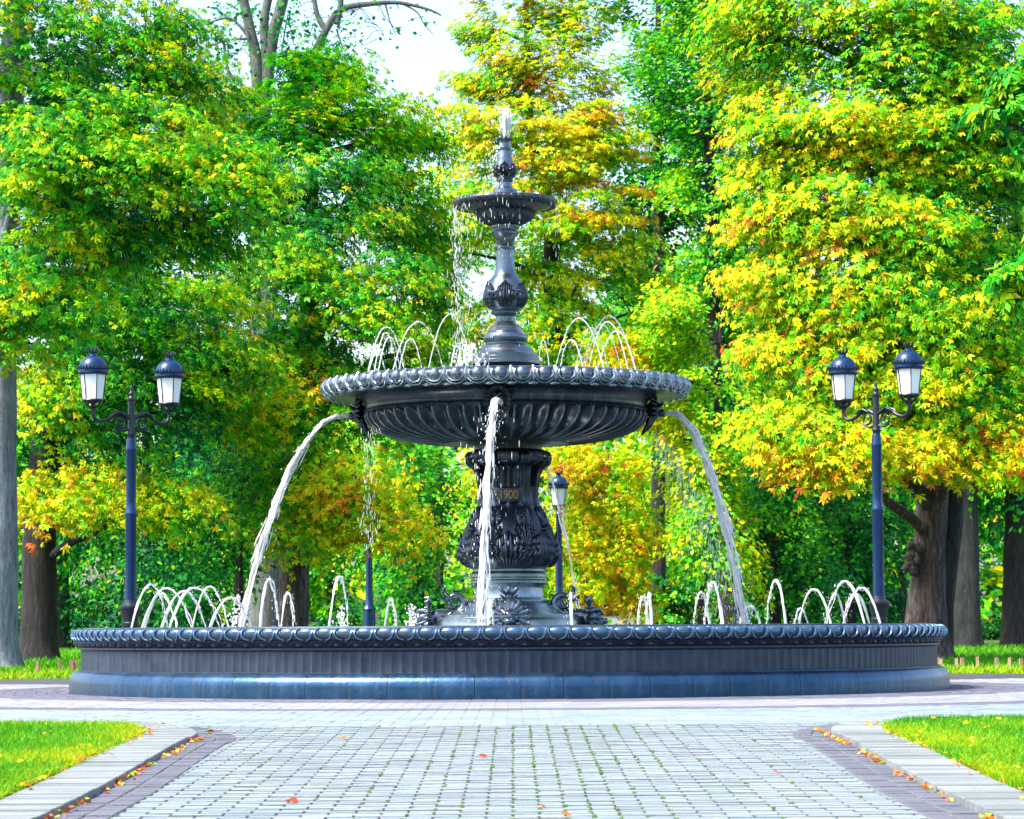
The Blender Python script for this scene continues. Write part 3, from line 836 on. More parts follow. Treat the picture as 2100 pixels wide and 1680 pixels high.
# ------------------------------------------------------------------ water jets
GR = 9.81
ORD = ['leftmost', 'second', 'third', 'fourth', 'fifth', 'sixth', 'seventh', 'eighth', 'ninth', 'tenth', 'eleventh', 'twelfth', 'thirteenth', 'fourteenth', 'fifteenth', 'sixteenth', 'seventeenth', 'eighteenth', 'nineteenth', 'twentieth', 'twenty-first', 'twenty-second', 'twenty-third', 'twenty-fourth', 'twenty-fifth', 'twenty-sixth']
def jet_mesh(p0, p1, ztop, r0, r1, steps=64, breakup=0.62, drops=26, strands=2, wob=1.0, name='water_jet', lab=None, grp=None, mat=None, cat='water jet', spread=0.02, fil=0):
    p0 = Vector(p0); p1 = Vector(p1)
    h0 = max(ztop - p0.z, 1e-4); h1 = max(ztop - p1.z, 1e-4)
    v0 = math.sqrt(2 * GR * h0); T = v0 / GR + math.sqrt(2 * h1 / GR)
    def pos(t): 
        q = p0 + (p1 - p0) * (t / T); q.z = p0.z + v0 * t - 0.5 * GR * t * t; return q
    mb = MB(); sd = random.uniform(0, 100)
    for s in range(strands):
        ph = random.uniform(0, 6.28); pts = []; rad = []
        tend = 1.0 if s == 0 else random.uniform(0.75, 1.0)
        for k in range(steps + 1):
            t = k / steps * tend; q = pos(t * T)
            amp = wob * spread * (0.15 + t * 1.3)
            n1 = noise.noise((t * 9 + sd, s * 7.3, 1)); n2 = noise.noise((t * 9 + sd, s * 7.3, 9))
            off = (s - (strands - 1) / 2) * spread * 1.8 / max(strands, 2)
            q = q + Vector((amp * n1 + off * math.cos(ph + t * 5), amp * n2 + off * math.sin(ph + t * 5), amp * 0.5 * noise.noise((t * 9, sd, 4))))
            pts.append(q)
            rb = (r0 + (r1 - r0) * t) * (1 + 0.9 * noise.noise((t * 30 + sd, s * 3.1, 5)) * (0.3 + t))
            if t > 0.45 and noise.noise((t * 34 + sd, s * 5.7, 3)) < -0.16: rb *= 0.15
            if t > breakup: rb *= 0.55 + 0.75 * max(0, noise.noise((t * 40 + sd, s, 2)) + 0.35)
            rad.append(max(rb, 0.0012))
        mb.tube(pts, rad, 6)
    for k in range(drops):
        t = random.uniform(0.3, 1.0); q = pos(t * T)
        q += Vector((random.gauss(0, 1), random.gauss(0, 1), random.gauss(0, 0.6))) * spread * (0.5 + t * 1.4)
        dr = random.uniform(0.18, 0.6) * min(r0, 0.008)
        vel = Vector((p1.x - p0.x, p1.y - p0.y, 0)) / T; vel.z = v0 - GR * t * T
        M3 = vel.to_track_quat('Z', 'Y').to_matrix()
        mb.ball(q, (dr, dr, dr * random.uniform(1.2, 3.2)), 5, 4, M3)
    for k in range(fil):
        t = random.uniform(0.0, 0.93); dt = random.uniform(0.03, 0.11); wdt = spread * (0.45 + 0.75 * t)
        ox, oy, oz = random.gauss(0, 0.5) * wdt, random.gauss(0, 0.5) * wdt, random.gauss(0, 0.5) * wdt
        rb = random.uniform(0.25, 0.85) * r0; pts = []
        for q in range(6):
            tt = min(t + dt * q / 5, 1.0); w_ = pos(tt * T) + Vector((ox, oy, oz)) * (1 + 0.3 * q / 5)
            w_ += Vector((noise.noise((tt * 30, ox * 90, 1)), noise.noise((tt * 30, ox * 90, 5)), noise.noise((tt * 30, ox * 90, 9)))) * 0.010
            pts.append(w_)
        mb.tube(pts, [rb * 0.2, rb * 0.8, rb, rb * 0.85, rb * 0.7, rb * 0.15], 5)
    o = mb.build(name, mat or M_jet, None, 80)
    tag(o, lab, cat, grp)
    return o

def ring_pt(px, py_ref, rad, s):
    """point on the nozzle ring of the given radius seen at column px (s = -1 front, +1 back)"""
    d = FY
    for _ in range(6):
        x = (P(px, py_ref, d).x - FX)
        x = max(-rad, min(rad, x)); d = FY + s * math.sqrt(max(rad * rad - x * x, 0))
    return Vector((P(px, py_ref, d).x, d, 0))
low_arcs = [  # start px, apex px, apex py, end px, side, radius scale
    (267, 307, 1199, 350, -1), (285, 347, 1206, 402, -1), (293, 331, 1217, 368, 1), (342, 397, 1205, 460, -1), (327, 374, 1212, 428, 1), (390, 430, 1203, 473, 1), (425, 470, 1226, 522, -1),
    (532, 551, 1187, 573, -1), (575, 592, 1216, 606, 1), (673, 695, 1182, 719, -1), (787, 799, 1228, 816, 1), (1000, 1005, 1231, 1011, -1), (1169, 1171, 1217, 1174, -1),
    (1307, 1321, 1223, 1331, 1), (1325, 1331, 1217, 1337, -1), (1420, 1437, 1214, 1457, 1), (1442, 1462, 1195, 1484, -1), (1513, 1537, 1243, 1563, 1), (1570, 1590, 1190, 1613, -1),
    (1625, 1643, 1248, 1660, 1), (1633, 1668, 1208, 1707, -1), (1688, 1713, 1217, 1737, 1), (1690, 1730, 1192, 1777, -1), (1722, 1757, 1217, 1786, 1), (1723, 1770, 1205, 1811, -1)]
low_arcs.sort(key=lambda a: a[1])
for i, (a, b_, c_, e_, s) in enumerate(low_arcs):
    left = b_ < 1041
    ro, ri = 3.66, 3.22
    xo, xi = (a, e_) if left else (e_, a)       # outer foot, inner foot
    po = ring_pt(xo, 1280, ro, s); pi_ = ring_pt(xi, 1280, ri, s)
    if 480 < b_ < 1620:    # seen nearly end on: keep the feet close together
        pi_ = Vector((P(xi, 1280, po.y - s * 0.22).x, po.y - s * 0.22, 0))
    po.z = 0.52; pi_.z = 0.50
    zt = P(b_, c_, (po.y + pi_.y) / 2).z
    jet_mesh(po, pi_, zt, 0.0062, 0.007, drops=60, strands=3, spread=0.016,
             lab=('low water arc rising from the lower basin, ' + ORD[i] + (' one' if i else ' of all') + ' counted from the left'), grp='low water arcs of the basin')

hi_arcs = [(750, 800, 671, 836), (752, 775, 722, 795), (766, 790, 683, 818), (774, 800, 692, 825), (803, 861, 660, 914), (812, 846, 695, 872), (870, 931, 645, 978), (924, 937, 710, 950),
           (1099, 1111, 698, 1131), (1135, 1204, 653, 1240), (1145, 1167, 697, 1197), (1174, 1196, 672, 1254), (1190, 1250, 648, 1309), (1203, 1242, 660, 1290), (1186, 1235, 665, 1281), (1222, 1266, 679, 1307)]
hi_arcs.sort(key=lambda a: a[1])
for i, (a, b_, c_, e_) in enumerate(hi_arcs):
    left = b_ < 1041; s = -1 if i % 2 else 1
    xo, xi = (a, e_) if left else (e_, a)
    po = ring_pt(xo, 750, 1.38, s); pi_ = ring_pt(xi, 750, 0.95, s)
    po.z = 2.96; pi_.z = 2.95
    zt = P(b_, c_, (po.y + pi_.y) / 2).z
    jet_mesh(po, pi_, zt, 0.005, 0.005, drops=46, strands=1, spread=0.013, breakup=0.5,
             lab='thin water arc inside the big raised bowl, ' + ORD[i] + (' one' if i else ' of all') + ' counted from the left', grp='thin water arcs of the raised bowl')

# four thick jets from the masks
def pour(p0, p1, r0, r1, lab, strands=5, spread=0.035, drops=160, rise=0.03, fil=60):
    p0 = Vector(p0); p1 = Vector(p1)
    return jet_mesh(p0, p1, p0.z + rise, r0, r1, steps=70, breakup=0.8, drops=drops, strands=strands, spread=spread, lab=lab, grp='thick jets pouring from the mask spouts', wob=1.0, fil=fil)
def spout(i):
    a = -PI / 2 - 0.05 + i * PI / 2
    return Vector((FX + 1.54 * math.cos(a), FY + 1.54 * math.sin(a), 2.64))
pour(spout(0), (P(986, 1270, 25.7).x, 25.7, 0.5), 0.010, 0.012, 'foaming water jet pouring towards the viewer from the front mask', spread=0.045, strands=3, drops=220, fil=230)
pour(spout(1), (P(1532, 1270, 28.0).x, 28.0, 0.5), 0.012, 0.014, 'thick white water jet arching down right from the big bowl', spread=0.045, strands=3, drops=420, fil=280, rise=0.01)
pour(spout(2), (P(1192, 1270, 30.6).x, 30.6, 0.5), 0.006, 0.006, 'thin water jet falling behind the column on its right', strands=2, spread=0.03, drops=60)
pour(spout(3), (P(488, 1270, 28.2).x, 28.2, 0.5), 0.011, 0.014, 'thick water jet arching down left from the big bowl', spread=0.036, strands=4, drops=130, fil=240, rise=0.012)

# top plume
mb = MB(); random.seed(21)
for k in range(22):
    a = random.uniform(0, 6.28); q = random.uniform(0, 0.03); h = random.uniform(0.55, 1.0)
    z0 = fz(288); z1 = z0 + (fz(222) - fz(288)) * h
    pts = [Vector((FX + q * math.cos(a) * (0.6 + t), FY + q * math.sin(a) * (0.6 + t), z0 + (z1 - z0) * t)) + Vector((random.gauss(0, 0.004), random.gauss(0, 0.004), 0)) for t in np.linspace(0, 1, 7)]
    mb.tube(pts, [0.008, 0.010, 0.010, 0.012, 0.012, 0.010, 0.004], 5)
for k in range(170):
    a = random.uniform(0, 6.28); t = random.random(); q = 0.02 + 0.05 * random.random()
    zz_ = fz(222) - t * (fz(222) - fz(400)) * random.random()
    mb.ball((FX - 0.02 + q * math.cos(a), FY + q * math.sin(a), zz_), (0.004, 0.004, 0.010), 5, 4)
tag(mb.build('water_plume', M_jet, None, 80), 'short foaming water plume on the very top of the fountain', 'water jet', kind='stuff')

# falling drops, bubbling foam
def shower(name, lab, fn, n, sz=(0.0011, 0.0027), ln=(5, 14)):
    mb = MB()
    for k in range(n):
        x, y, z = fn()
        r_ = random.uniform(*sz)
        mb.ball((x, y, z), (r_, r_, r_ * random.uniform(*ln)), 4, 4)
    o = mb.build(name, M_drop, None, 80); tag(o, lab, 'water drops', kind='stuff'); return o
ztop_u, zbot_u = fz(424), 2.96
def f1():
    a = random.gauss(PI, 0.55); r_ = 0.5 + abs(random.gauss(0, 0.03)); t = random.random()
    return (FX + r_ * math.cos(a) + random.gauss(0.03, 0.03) * t, FY - abs(r_ * math.sin(a)) * random.choice((1, 1, -1)), ztop_u - (ztop_u - zbot_u) * t)
shower('water_drops', 'strings of drops falling from the left edge of the small bowl', f1, 520)
def f2():
    a = random.uniform(0, 2 * PI); r_ = 0.51; t = random.random()
    return (FX + r_ * math.cos(a), FY + r_ * math.sin(a), ztop_u - (ztop_u - zbot_u) * t * random.random())
shower('water_drops', 'scattered drops falling all round the small bowl', f2, 260)
def f3():
    t = random.random(); px = random.gauss(757, 9)
    p = P(px, 880 + 250 * t, 27.2); return (p.x, p.y, p.z)
shower('water_drops', 'drops trickling down under the left mask of the big bowl', f3, 170)
def f4():
    t = random.random() ** 0.8; p0 = P(1340, 880, 28.2); p1 = P(1530, 1275, 28.0)
    q = p0.lerp(p1, t); q.x += -abs(random.gauss(0, 0.20)) * (0.3 + t) + 0.05; q.z += 0.35 * math.sin(PI * t) * 0.9 - abs(random.gauss(0, 0.12)) ; q.y += random.gauss(0, 0.12)
    return (q.x, q.y, max(q.z, 0.55))
shower('water_drops', 'spray of drops shed beneath the right-hand jet', f4, 760, (0.0011, 0.003))
def f5():
    t = random.random(); p = P(random.gauss(1000 - 8 * t, 26), 830 + 430 * t, 26.2 - 0.4 * t); return (p.x, p.y, max(p.z, 0.55))
shower('water_drops', 'drops scattered about the front jet before the column', f5, 170, (0.0011, 0.003))
def f6():
    a = random.uniform(0, 2 * PI); r_ = 0.06 + abs(random.gauss(0, 0.07)); t = random.random()
    x = FX - abs(r_ * math.cos(a)) - 0.03; return (x, FY + r_ * math.sin(a), fz(300) - (fz(300) - fz(405)) * t)
shower('water_drops', 'drops running down the left of the top finial', f6, 300, (0.002, 0.004), (1.5, 5))
def foam(px, py, d, w, h, lab, n=170):
    mb = MB(); base = P(px, 1284, d)
    hz = P(px, py, d).z - 0.5
    for k in range(n):
        t = random.random() ** 1.6
        q = random.gauss(0, 1) * w * (1 - 0.75 * t)
        r_ = random.uniform(0.004, 0.014) * (1 - 0.5 * t)
        mb.ball((base.x + q, d + random.gauss(0, w), 0.5 + hz * t), (r_, r_, r_ * random.uniform(0.9, 1.8)), 6, 4)
    o = mb.build('foam_spout', M_jet, None, 80); tag(o, lab, 'foam', kind='stuff'); return o
foam(700, 1243, 27.0, 0.045, 0, 'bubbling white foam spout under the tall arc left of the column')
foam(845, 1238, 27.4, 0.05, 0, 'low cone of white foam beside the left dolphin', 220)
foam(486, 1215, 28.1, 0.06, 0, 'splash where the left jet meets the basin water', 200)
foam(1530, 1235, 28.0, 0.06, 0, 'splash where the right jet meets the basin water', 200)
foam(986, 1255, 25.7, 0.04, 0, 'splash where the front jet meets the basin water', 100)
foam(962, 735, 28.2, 0.07, 0, 'white splash beside the foot of the upper column', 0) if False else None
mb = MB()
for k in range(260):
    p = P(random.gauss(958, 16), 0, 27.9); t = random.random() ** 1.4
    r_ = random.uniform(0.004, 0.014)
    mb.ball((p.x, 27.9 + random.gauss(0, 0.1), 2.95 + 0.34 * t), (r_, r_, r_ * 1.5), 5, 4)
tag(mb.build('foam_spout', M_jet, None, 80), 'white splash left of the upper column foot in the raised bowl', 'foam', kind='stuff')

# ------------------------------------------------------------------ street lamps
LD = 34.0
def lz(py): return P(268, py, LD).z - 4.5e-3
LM = LD / FPX
def lantern(parent, loc, scale=1.0):
    """dome-topped six-sided lantern, origin at the bottom of its glass"""
    e = empty('lantern', loc); e.parent = parent; e.scale = (scale,) * 3
    h = 0.30; r0, r1 = 0.118, 0.152
    top = h + 0.005
    d = MB()
    d.lathe([(0.150, top - 0.01), (0.172, top), (0.178, top + 0.012), (0.170, top + 0.02), (0.170, top + 0.045), (0.178, top + 0.05), (0.180, top + 0.062), (0.168, top + 0.07),
             (0.160, top + 0.10), (0.146, top + 0.135), (0.120, top + 0.17), (0.088, top + 0.195), (0.060, top + 0.208), (0.046, top + 0.215), (0.040, top + 0.24), (0.045, top + 0.25), (0.052, top + 0.256), (0.046, top + 0.262), (0.0, top + 0.262)], 32)
    d.build('dome', M_lamp, e, 40)
    c = MB()
    for k in range(28):      # pierced cresting round the dome
        a = 2 * PI * k / 28
        c.tube([(0.178 * math.cos(a), 0.178 * math.sin(a), top + 0.055), (0.184 * math.cos(a), 0.184 * math.sin(a), top + 0.075), (0.186 * math.cos(a), 0.186 * math.sin(a), top + 0.092 + 0.012 * (k % 2))], [0.012, 0.013, 0.003], 5)
    c.build('cresting', M_lampdk, e, 50)
    s = MB()
    for k in range(9):
        a = 2 * PI * k / 9
        s.tube([(0.045 * math.cos(a), 0.045 * math.sin(a), top + 0.255), (0.056 * math.cos(a), 0.056 * math.sin(a), top + 0.285), (0.066 * math.cos(a), 0.066 * math.sin(a), top + 0.315)], [0.013, 0.011, 0.004], 5)
    s.build('crown', M_lampdk, e, 50)
    fr = MB(); cs = []
    for k in range(6):
        a = 2 * PI * k / 6 + 0.35
        p0 = Vector((r0 * math.cos(a), r0 * math.sin(a), 0)); p1 = Vector((r1 * math.cos(a), r1 * math.sin(a), h)); cs.append((p0, p1))
        fr.tube([p0, p1], 0.0065, 6)
    fr.lathe([(0.0, -0.012), (r0 + 0.004, -0.012), (r0 + 0.010, 0.0), (r0 + 0.004, 0.012), (r0 - 0.01, 0.012)], 24)
    fr.lathe([(0.0, -0.035), (0.05, -0.035), (0.07, -0.012)], 24)
    for k in range(6):
        a = 2 * PI * k / 6
        fr.tube([(0.10 * math.cos(a), 0.10 * math.sin(a), -0.01), (0.085 * math.cos(a), 0.085 * math.sin(a), -0.05), (0.045 * math.cos(a), 0.045 * math.sin(a), -0.075), (0.03 * math.cos(a), 0.03 * math.sin(a), -0.10)], [0.009, 0.011, 0.009, 0.008], 5)
    fr.build('frame', M_lampdk, e, 40)
    for k in range(6):
        (a0, a1), (b0, b1) = cs[k], cs[(k + 1) % 6]
        s_ = 0.985
        cc = [a0 * s_, b0 * s_, b1 * s_, a1 * s_]; inn = [p * 0.95 for p in cc]
        for q, w in zip(inn, cc): q.z = w.z
        z0, z1 = 0.006, h - 0.002
        for q in cc + inn: q.z = z0 if q.z < h / 2 else z1
        mesh_obj('pane', cc + inn, [(0, 1, 2, 3), (7, 6, 5, 4), (0, 4, 5, 1), (2, 6, 7, 3), (1, 5, 6, 2), (3, 7, 4, 0)], M_glass, e)
    return e

def pole_mesh(parent, zb, single=False):
    L = LM
    zf = lambda y: lz(y) - 0
    if not single:
        base = MB()
        base.lathe([(0.0, zb - 0.1), (0.24, zb - 0.1), (0.24, zb + 0.10), (0.22, zb + 0.12), (0.20, zb + 0.14), (0.19, zb + 0.40), (0.17, zb + 0.44), (15 * L, lz(1292)), (16 * L, lz(1288)), (16.5 * L, lz(1280)), (17 * L, lz(1277)), (15 * L, lz(1275)), (16 * L, lz(1268)), (19 * L, lz(1256)), (20.5 * L, lz(1249)), (22 * L, lz(1248)), (22.5 * L, lz(1245)), (22 * L, lz(1242)), (18 * L, lz(1240)), (14 * L, lz(1236)), (12.5 * L, lz(1230))], 28)
        base.build('base', M_lampdk, parent, 30)
        sh = MB()
        def fl(r, z, a, k): return r * (1 - 0.03 * abs(math.sin(6 * a)))
        sh.lathe([(12.3 * L, lz(1231)), (11.6 * L, lz(1190)), (11.2 * L, lz(1060)), (12.6 * L, lz(1056)), (13 * L, lz(1053)), (12.6 * L, lz(1050)), (10.8 * L, lz(1047)), (10.4 * L, lz(1030)), (10.2 * L, lz(926)), (11.2 * L, lz(923)), (11.2 * L, lz(919)), (10.2 * L, lz(916)), (9.8 * L, lz(903)), (8 * L, lz(898))], 24)
        sh.build('pole', M_lamp, parent, 30)
        st = MB()
        st.lathe([(8 * L, lz(899)), (8 * L, lz(893)), (9.5 * L, lz(890)), (8 * L, lz(886)), (7 * L, lz(880)), (7 * L, lz(822)), (9 * L, lz(820)), (9 * L, lz(817)), (6 * L, lz(815)), (4.5 * L, lz(812)), (6 * L, lz(808)), (5.5 * L, lz(805)), (3 * L, lz(802)), (2.6 * L, lz(800)), (3.4 * L, lz(797)), (2.5 * L, lz(794)), (0.6 * L, lz(790)), (0, lz(789))], 20)
        st.build('stem', M_lampdk, parent, 40)
def twin_lamp(px, label, ang):
    base = P(px, 1200, LD); g = gz(base.x, LD)
    t = empty('street_lamp', (base.x, LD, 0), ang)
    tag(t, label, 'street lamp', 'twin-lantern lamps behind the basin')
    pole_mesh(t, g)
    for s in (-1, 1):
        ar = MB()
        X = 0.503          # arm reach
        pts, rd = catmull([(s * 0.03, 0, lz(857)), (s * 0.12, 0, lz(849)), (s * 0.22, 0, lz(852)), (s * 0.31, 0, lz(861)), (s * 0.41, 0, lz(866)), (s * 0.48, 0, lz(860)), (s * X, 0, lz(850)), (s * X, 0, lz(838))],
                          [0.026, 0.026, 0.023, 0.021, 0.021, 0.022, 0.022, 0.026], 5)
        ar.tube(pts, rd, 8)
        sp_ = []
        for k in range(24):
            q = 0.085 - 0.0027 * k; a = 1.2 + k * 0.36
            sp_.append((s * (0.15 + q * math.cos(a)), 0, lz(868) + q * math.sin(a)))
        ar.tube([(s * 0.24, 0, lz(853))] + sp_, [0.012] + [0.016 - 0.0004 * k for k in range(24)], 6)
        ar.tube([(s * 0.03, 0, lz(880)), (s * 0.09, 0, lz(884)), (s * 0.16, 0, lz(882)), (s * 0.215, 0, lz(876))], [0.012, 0.016, 0.013, 0.006], 6)
        for yy in (0.02, -0.02):
            ar.tube([(s * 0.10, yy, lz(853)), (s * 0.17, yy * 1.8, lz(846)), (s * 0.25, yy * 2, lz(851)), (s * 0.28, yy, lz(857))], [0.006, 0.016, 0.012, 0.003], 6)
        ar.lathe([(0.0, lz(840)), (0.030, lz(839)), (0.034, lz(836)), (0.026, lz(833)), (0.03, lz(829)), (0.022, lz(826))], 12, s * X, 0)
        ar.build('arm', M_lampdk, t, 50)
        lantern(t, (s * X, 0, lz(825) + 0.005), 1.0)
    return t
twin_lamp(268, 'tall blue-black lamp post with two lanterns at the left end of the basin', R(36))
twin_lamp(1802, 'tall blue-black lamp post with two lanterns at the right end of the basin', R(-48))
def single_lamp(px, d, label, lean=0):
    p = P(px, 1200, d); g = 0.15
    t = empty('street_lamp', (p.x, d, 0)); tag(t, label, 'street lamp', 'single-lantern lamps in the park behind')
    zt = P(1147, 1040, 52).z
    s = MB()
    s.lathe([(0.0, g - 0.1), (0.17, g - 0.1), (0.17, g + 0.25), (0.13, g + 0.3), (0.12, g + 0.8), (0.14, g + 0.82), (0.08, g + 0.9), (0.066, g + 1.2), (0.064, zt - 0.75), (0.075, zt - 0.74), (0.075, zt - 0.7), (0.055, zt - 0.69), (0.05, zt - 0.15), (0.06, zt - 0.12), (0.04, zt - 0.08)], 16)
    s.build('pole', M_lamp, t, 35)
    lantern(t, (0, 0, zt + 0.03), 1.0)
    return t
single_lamp(1147, 52, 'single-lantern lamp post just right of the fountain column')
single_lamp(757, 56, 'single-lantern lamp post behind the drops under the left of the bowl')
single_lamp(530, 125, 'tiny distant lamp post left of the blue spruce')

# ------------------------------------------------------------------ trees
RAMP_T = np.array([-0.2, 0.0, 0.2, 0.38, 0.54, 0.72, 0.92, 1.05, 1.25])
RAMP_C = np.array([[0.004, 0.08, 0.028], [0.005, 0.15, 0.024], [0.018, 0.31, 0.010], [0.12, 0.52, 0.004], [0.38, 0.66, 0.002], [0.76, 0.72, 0.002], [0.82, 0.46, 0.006], [0.62, 0.16, 0.012], [0.30, 0.03, 0.012]])
def leaf_colour(t):
    return np.stack([np.interp(t, RAMP_T, RAMP_C[:, k]) for k in range(3)], 1)

def tmpl_palmate():
    v = []; f = []
    for a, L in ((-1.7, 0.66), (-0.85, 0.9), (0.0, 1.0), (0.85, 0.9), (1.7, 0.66)):
        ca, sa = math.cos(a), math.sin(a); n = len(v)
        for q, w in ((0.05, 0.0), (0.62, 0.19), (1.0, 0.0), (0.62, -0.19)):
            q *= L; w *= L
            v.append((sa * q + ca * w, ca * q - sa * w, -0.50 * q * q))
        f += [(n, n + 3, n + 2, n + 1)]
    return np.array(v), f
def tmpl_simple():
    v = [(0, -0.5, 0), (0.34, -0.12, 0.08), (0.42, 0.2, 0.02), (0, 0.62, -0.12), (-0.42, 0.2, 0.02), (-0.34, -0.12, 0.08), (0, 0.1, -0.02)]
    return np.array(v), [(0, 1, 6), (1, 2, 6), (2, 3, 6), (3, 4, 6), (4, 5, 6), (5, 0, 6)]
def tmpl_tiny():
    return np.array([(0, -0.5, 0), (0.32, 0.05, 0.10), (0, 0.6, -0.08), (-0.32, 0.05, 0.10)]), [(0, 1, 2), (0, 2, 3)]
TM = {'palmate': tmpl_palmate(), 'simple': tmpl_simple(), 'tiny': tmpl_tiny()}

def np_mesh(name, V, faces_t, nper, count, col, mat, parent=None):
    """count copies of a template with face list faces_t (nper vertices each)"""
    me = bpy.data.meshes.new(name)
    ls = np.array([len(q) for q in faces_t]); flat = np.array([i for q in faces_t for i in q])
    nl = len(flat); nf = len(ls)
    me.vertices.add(len(V)); me.vertices.foreach_set('co', V.astype(np.float32).ravel())
    L = (flat[None, :] + (np.arange(count) * nper)[:, None]).ravel().astype(np.int32)
    me.loops.add(len(L)); me.loops.foreach_set('vertex_index', L)
    st = np.concatenate([[0], np.cumsum(ls)[:-1]])
    S = (st[None, :] + (np.arange(count) * nl)[:, None]).ravel().astype(np.int32)
    me.polygons.add(nf * count); me.polygons.foreach_set('loop_start', S)
    me.polygons.foreach_set('use_smooth', np.ones(nf * count, bool))
    me.update(calc_edges=True); me.validate()
    ca = me.color_attributes.new('Col', 'FLOAT_COLOR', 'POINT')
    cc = np.ones((len(V), 4), np.float32); cc[:, :3] = np.repeat(col, nper, 0)
    ca.data.foreach_set('color', cc.ravel())
    me.materials.append(mat)
    o = bpy.data.objects.new(name, me); C.objects.link(o)
    if parent: o.parent = parent
    return o

def leaves(name, cen, nrm, fw, size, tcol, kind, parent, mat=None, vary=0.18):
    T, F_ = TM[kind]; n = len(cen)
    nrm = nrm / np.linalg.norm(nrm, axis=1, keepdims=True)
    fw = fw - nrm * (fw * nrm).sum(1, keepdims=True); fw /= np.linalg.norm(fw, axis=1, keepdims=True) + 1e-9
    rx = np.cross(fw, nrm)
    V = cen[:, None, :] + size[:, None, None] * (T[None, :, 0:1] * rx[:, None, :] + T[None, :, 1:2] * fw[:, None, :] + T[None, :, 2:3] * nrm[:, None, :])
    V = V + RNG.standard_normal(V.shape) * (0.06 * size)[:, None, None]
    col = leaf_colour(tcol) * (1 + vary * RNG.standard_normal((n, 1))).clip(0.5, 1.6)
    return np_mesh(name, V.reshape(-1, 3), F_, len(T), n, col.clip(0.002, 0.85), mat or M_leaf, parent)

def clumps_in(blob, per_px, squash=0.35):
    """clump centres through the shell and body of an ellipsoid blob"""
    c, rx, ry, rz_, n, aut = blob
    d = RNG.standard_normal((n, 3)); d /= np.linalg.norm(d, axis=1, keepdims=True)
    d[:, 1] = np.where(RNG.random(n) < 0.35, -np.abs(d[:, 1]), d[:, 1])
    rad = RNG.random(n) ** 0.38
    wob = np.array([1 + 0.22 * noise.noise((q[0] * 1.7 + c[0], q[1] * 1.7, q[2] * 1.7 + c[2])) for q in d])
    p = np.array(c)[None, :] + d * np.array([rx, ry, rz_])[None, :] * (rad * wob)[:, None]
    return p, d, rad

def make_crown(parent, blobs, centre, leaf_n, leaf_s, clump_r, kind, name='crown', jitter=0.12, flat=0.32, aut_noise=0.22, shift=-0.11, vary=0.22):
    CE = []; NR = []; FW = []; SZ = []; TC = []; allc = []
    for bl in blobs:
        p, d, rad = clumps_in(bl, 0)
        for k in range(len(p)):
            allc.append(p[k])
            n = max(4, int(leaf_n * RNG.uniform(0.6, 1.4)))
            cr_ = clump_r * RNG.uniform(0.7, 1.3)
            out = p[k] - centre; out[2] *= 0.25; out = out / (np.linalg.norm(out) + 1e-6)
            r_ = cr_ * np.sqrt(RNG.random(n)); a = RNG.random(n) * 2 * PI
            side = np.array([-out[1], out[0], 0]); side /= np.linalg.norm(side) + 1e-6
            du = r_ * np.cos(a); dv = r_ * np.sin(a)
            dz = RNG.standard_normal(n) * cr_ * flat * 0.6 - 0.28 * du - 0.20 * r_ * r_ / cr_
            q = p[k][None, :] + du[:, None] * out[None, :] + dv[:, None] * side[None, :]; q[:, 2] += dz
            nm = np.array([0, 0, 0.85])[None, :] + 0.75 * out[None, :] + RNG.standard_normal((n, 3)) * 0.38
            f_ = out[None, :] * (0.5 + du[:, None] / cr_) + side[None, :] * (dv[:, None] / cr_) + np.array([0, 0, -0.25])[None, :] + RNG.standard_normal((n, 3)) * 0.35
            au = bl[5] + shift + RNG.standard_normal() * aut_noise * 0.6 + 0.16 * noise.noise((p[k][0] * 0.5, p[k][1] * 0.5, p[k][2] * 0.5))
            t = au + np.minimum(RNG.standard_normal(n) * jitter * 1.5, 0.17) + np.where(RNG.random(n) < 0.035, 0.35, 0.0) + 0.10 * (du / cr_)
            CE.append(q); NR.append(nm); FW.append(f_); SZ.append(leaf_s * RNG.uniform(0.55, 1.25, n)); TC.append(t)
    o = leaves(name, np.concatenate(CE), np.concatenate(NR), np.concatenate(FW), np.concatenate(SZ), np.concatenate(TC), kind, parent, vary=vary)
    return o, np.array(allc)

def limb_path(a, b, sag=0.0, n=7, wig=0.12):
    a = Vector(a); b = Vector(b); L = (b - a).length; sd = random.uniform(0, 99); pts = []
    for k in range(n + 1):
        t = k / n; q = a.lerp(b, t)
        q.z += sag * L * math.sin(PI * t)
        if 0 < k: q += Vector((noise.noise((t * 3 + sd, 0, 0)), noise.noise((t * 3 + sd, 5, 0)), noise.noise((t * 3 + sd, 9, 0)))) * wig * L * math.sin(PI * min(t, 0.9))
        pts.append(q)
    return pts

def trunk_mesh(parent, pts, rad, mat, n=16, name='trunk', rough=0.12, flare=True):
    p2, r2 = catmull(pts, rad, 8)
    sd = random.uniform(0, 50)
    def jit(p, an, k):
        q = 1 + rough * noise.noise((math.cos(an) * 1.6 + sd, math.sin(an) * 1.6, p.z * 0.8)) + rough * 0.6 * noise.noise((math.cos(an) * 4, math.sin(an) * 4 + sd, p.z * 2.2))
        if flare:
            h = max(0, 1 - (p.z - p2[0].z) / 0.55); q += h * h * (0.16 + 0.14 * math.sin(5 * an + sd))
        return q
    mb = MB(); mb.tube(p2, r2, n, True, jit)
    return mb, p2, r2

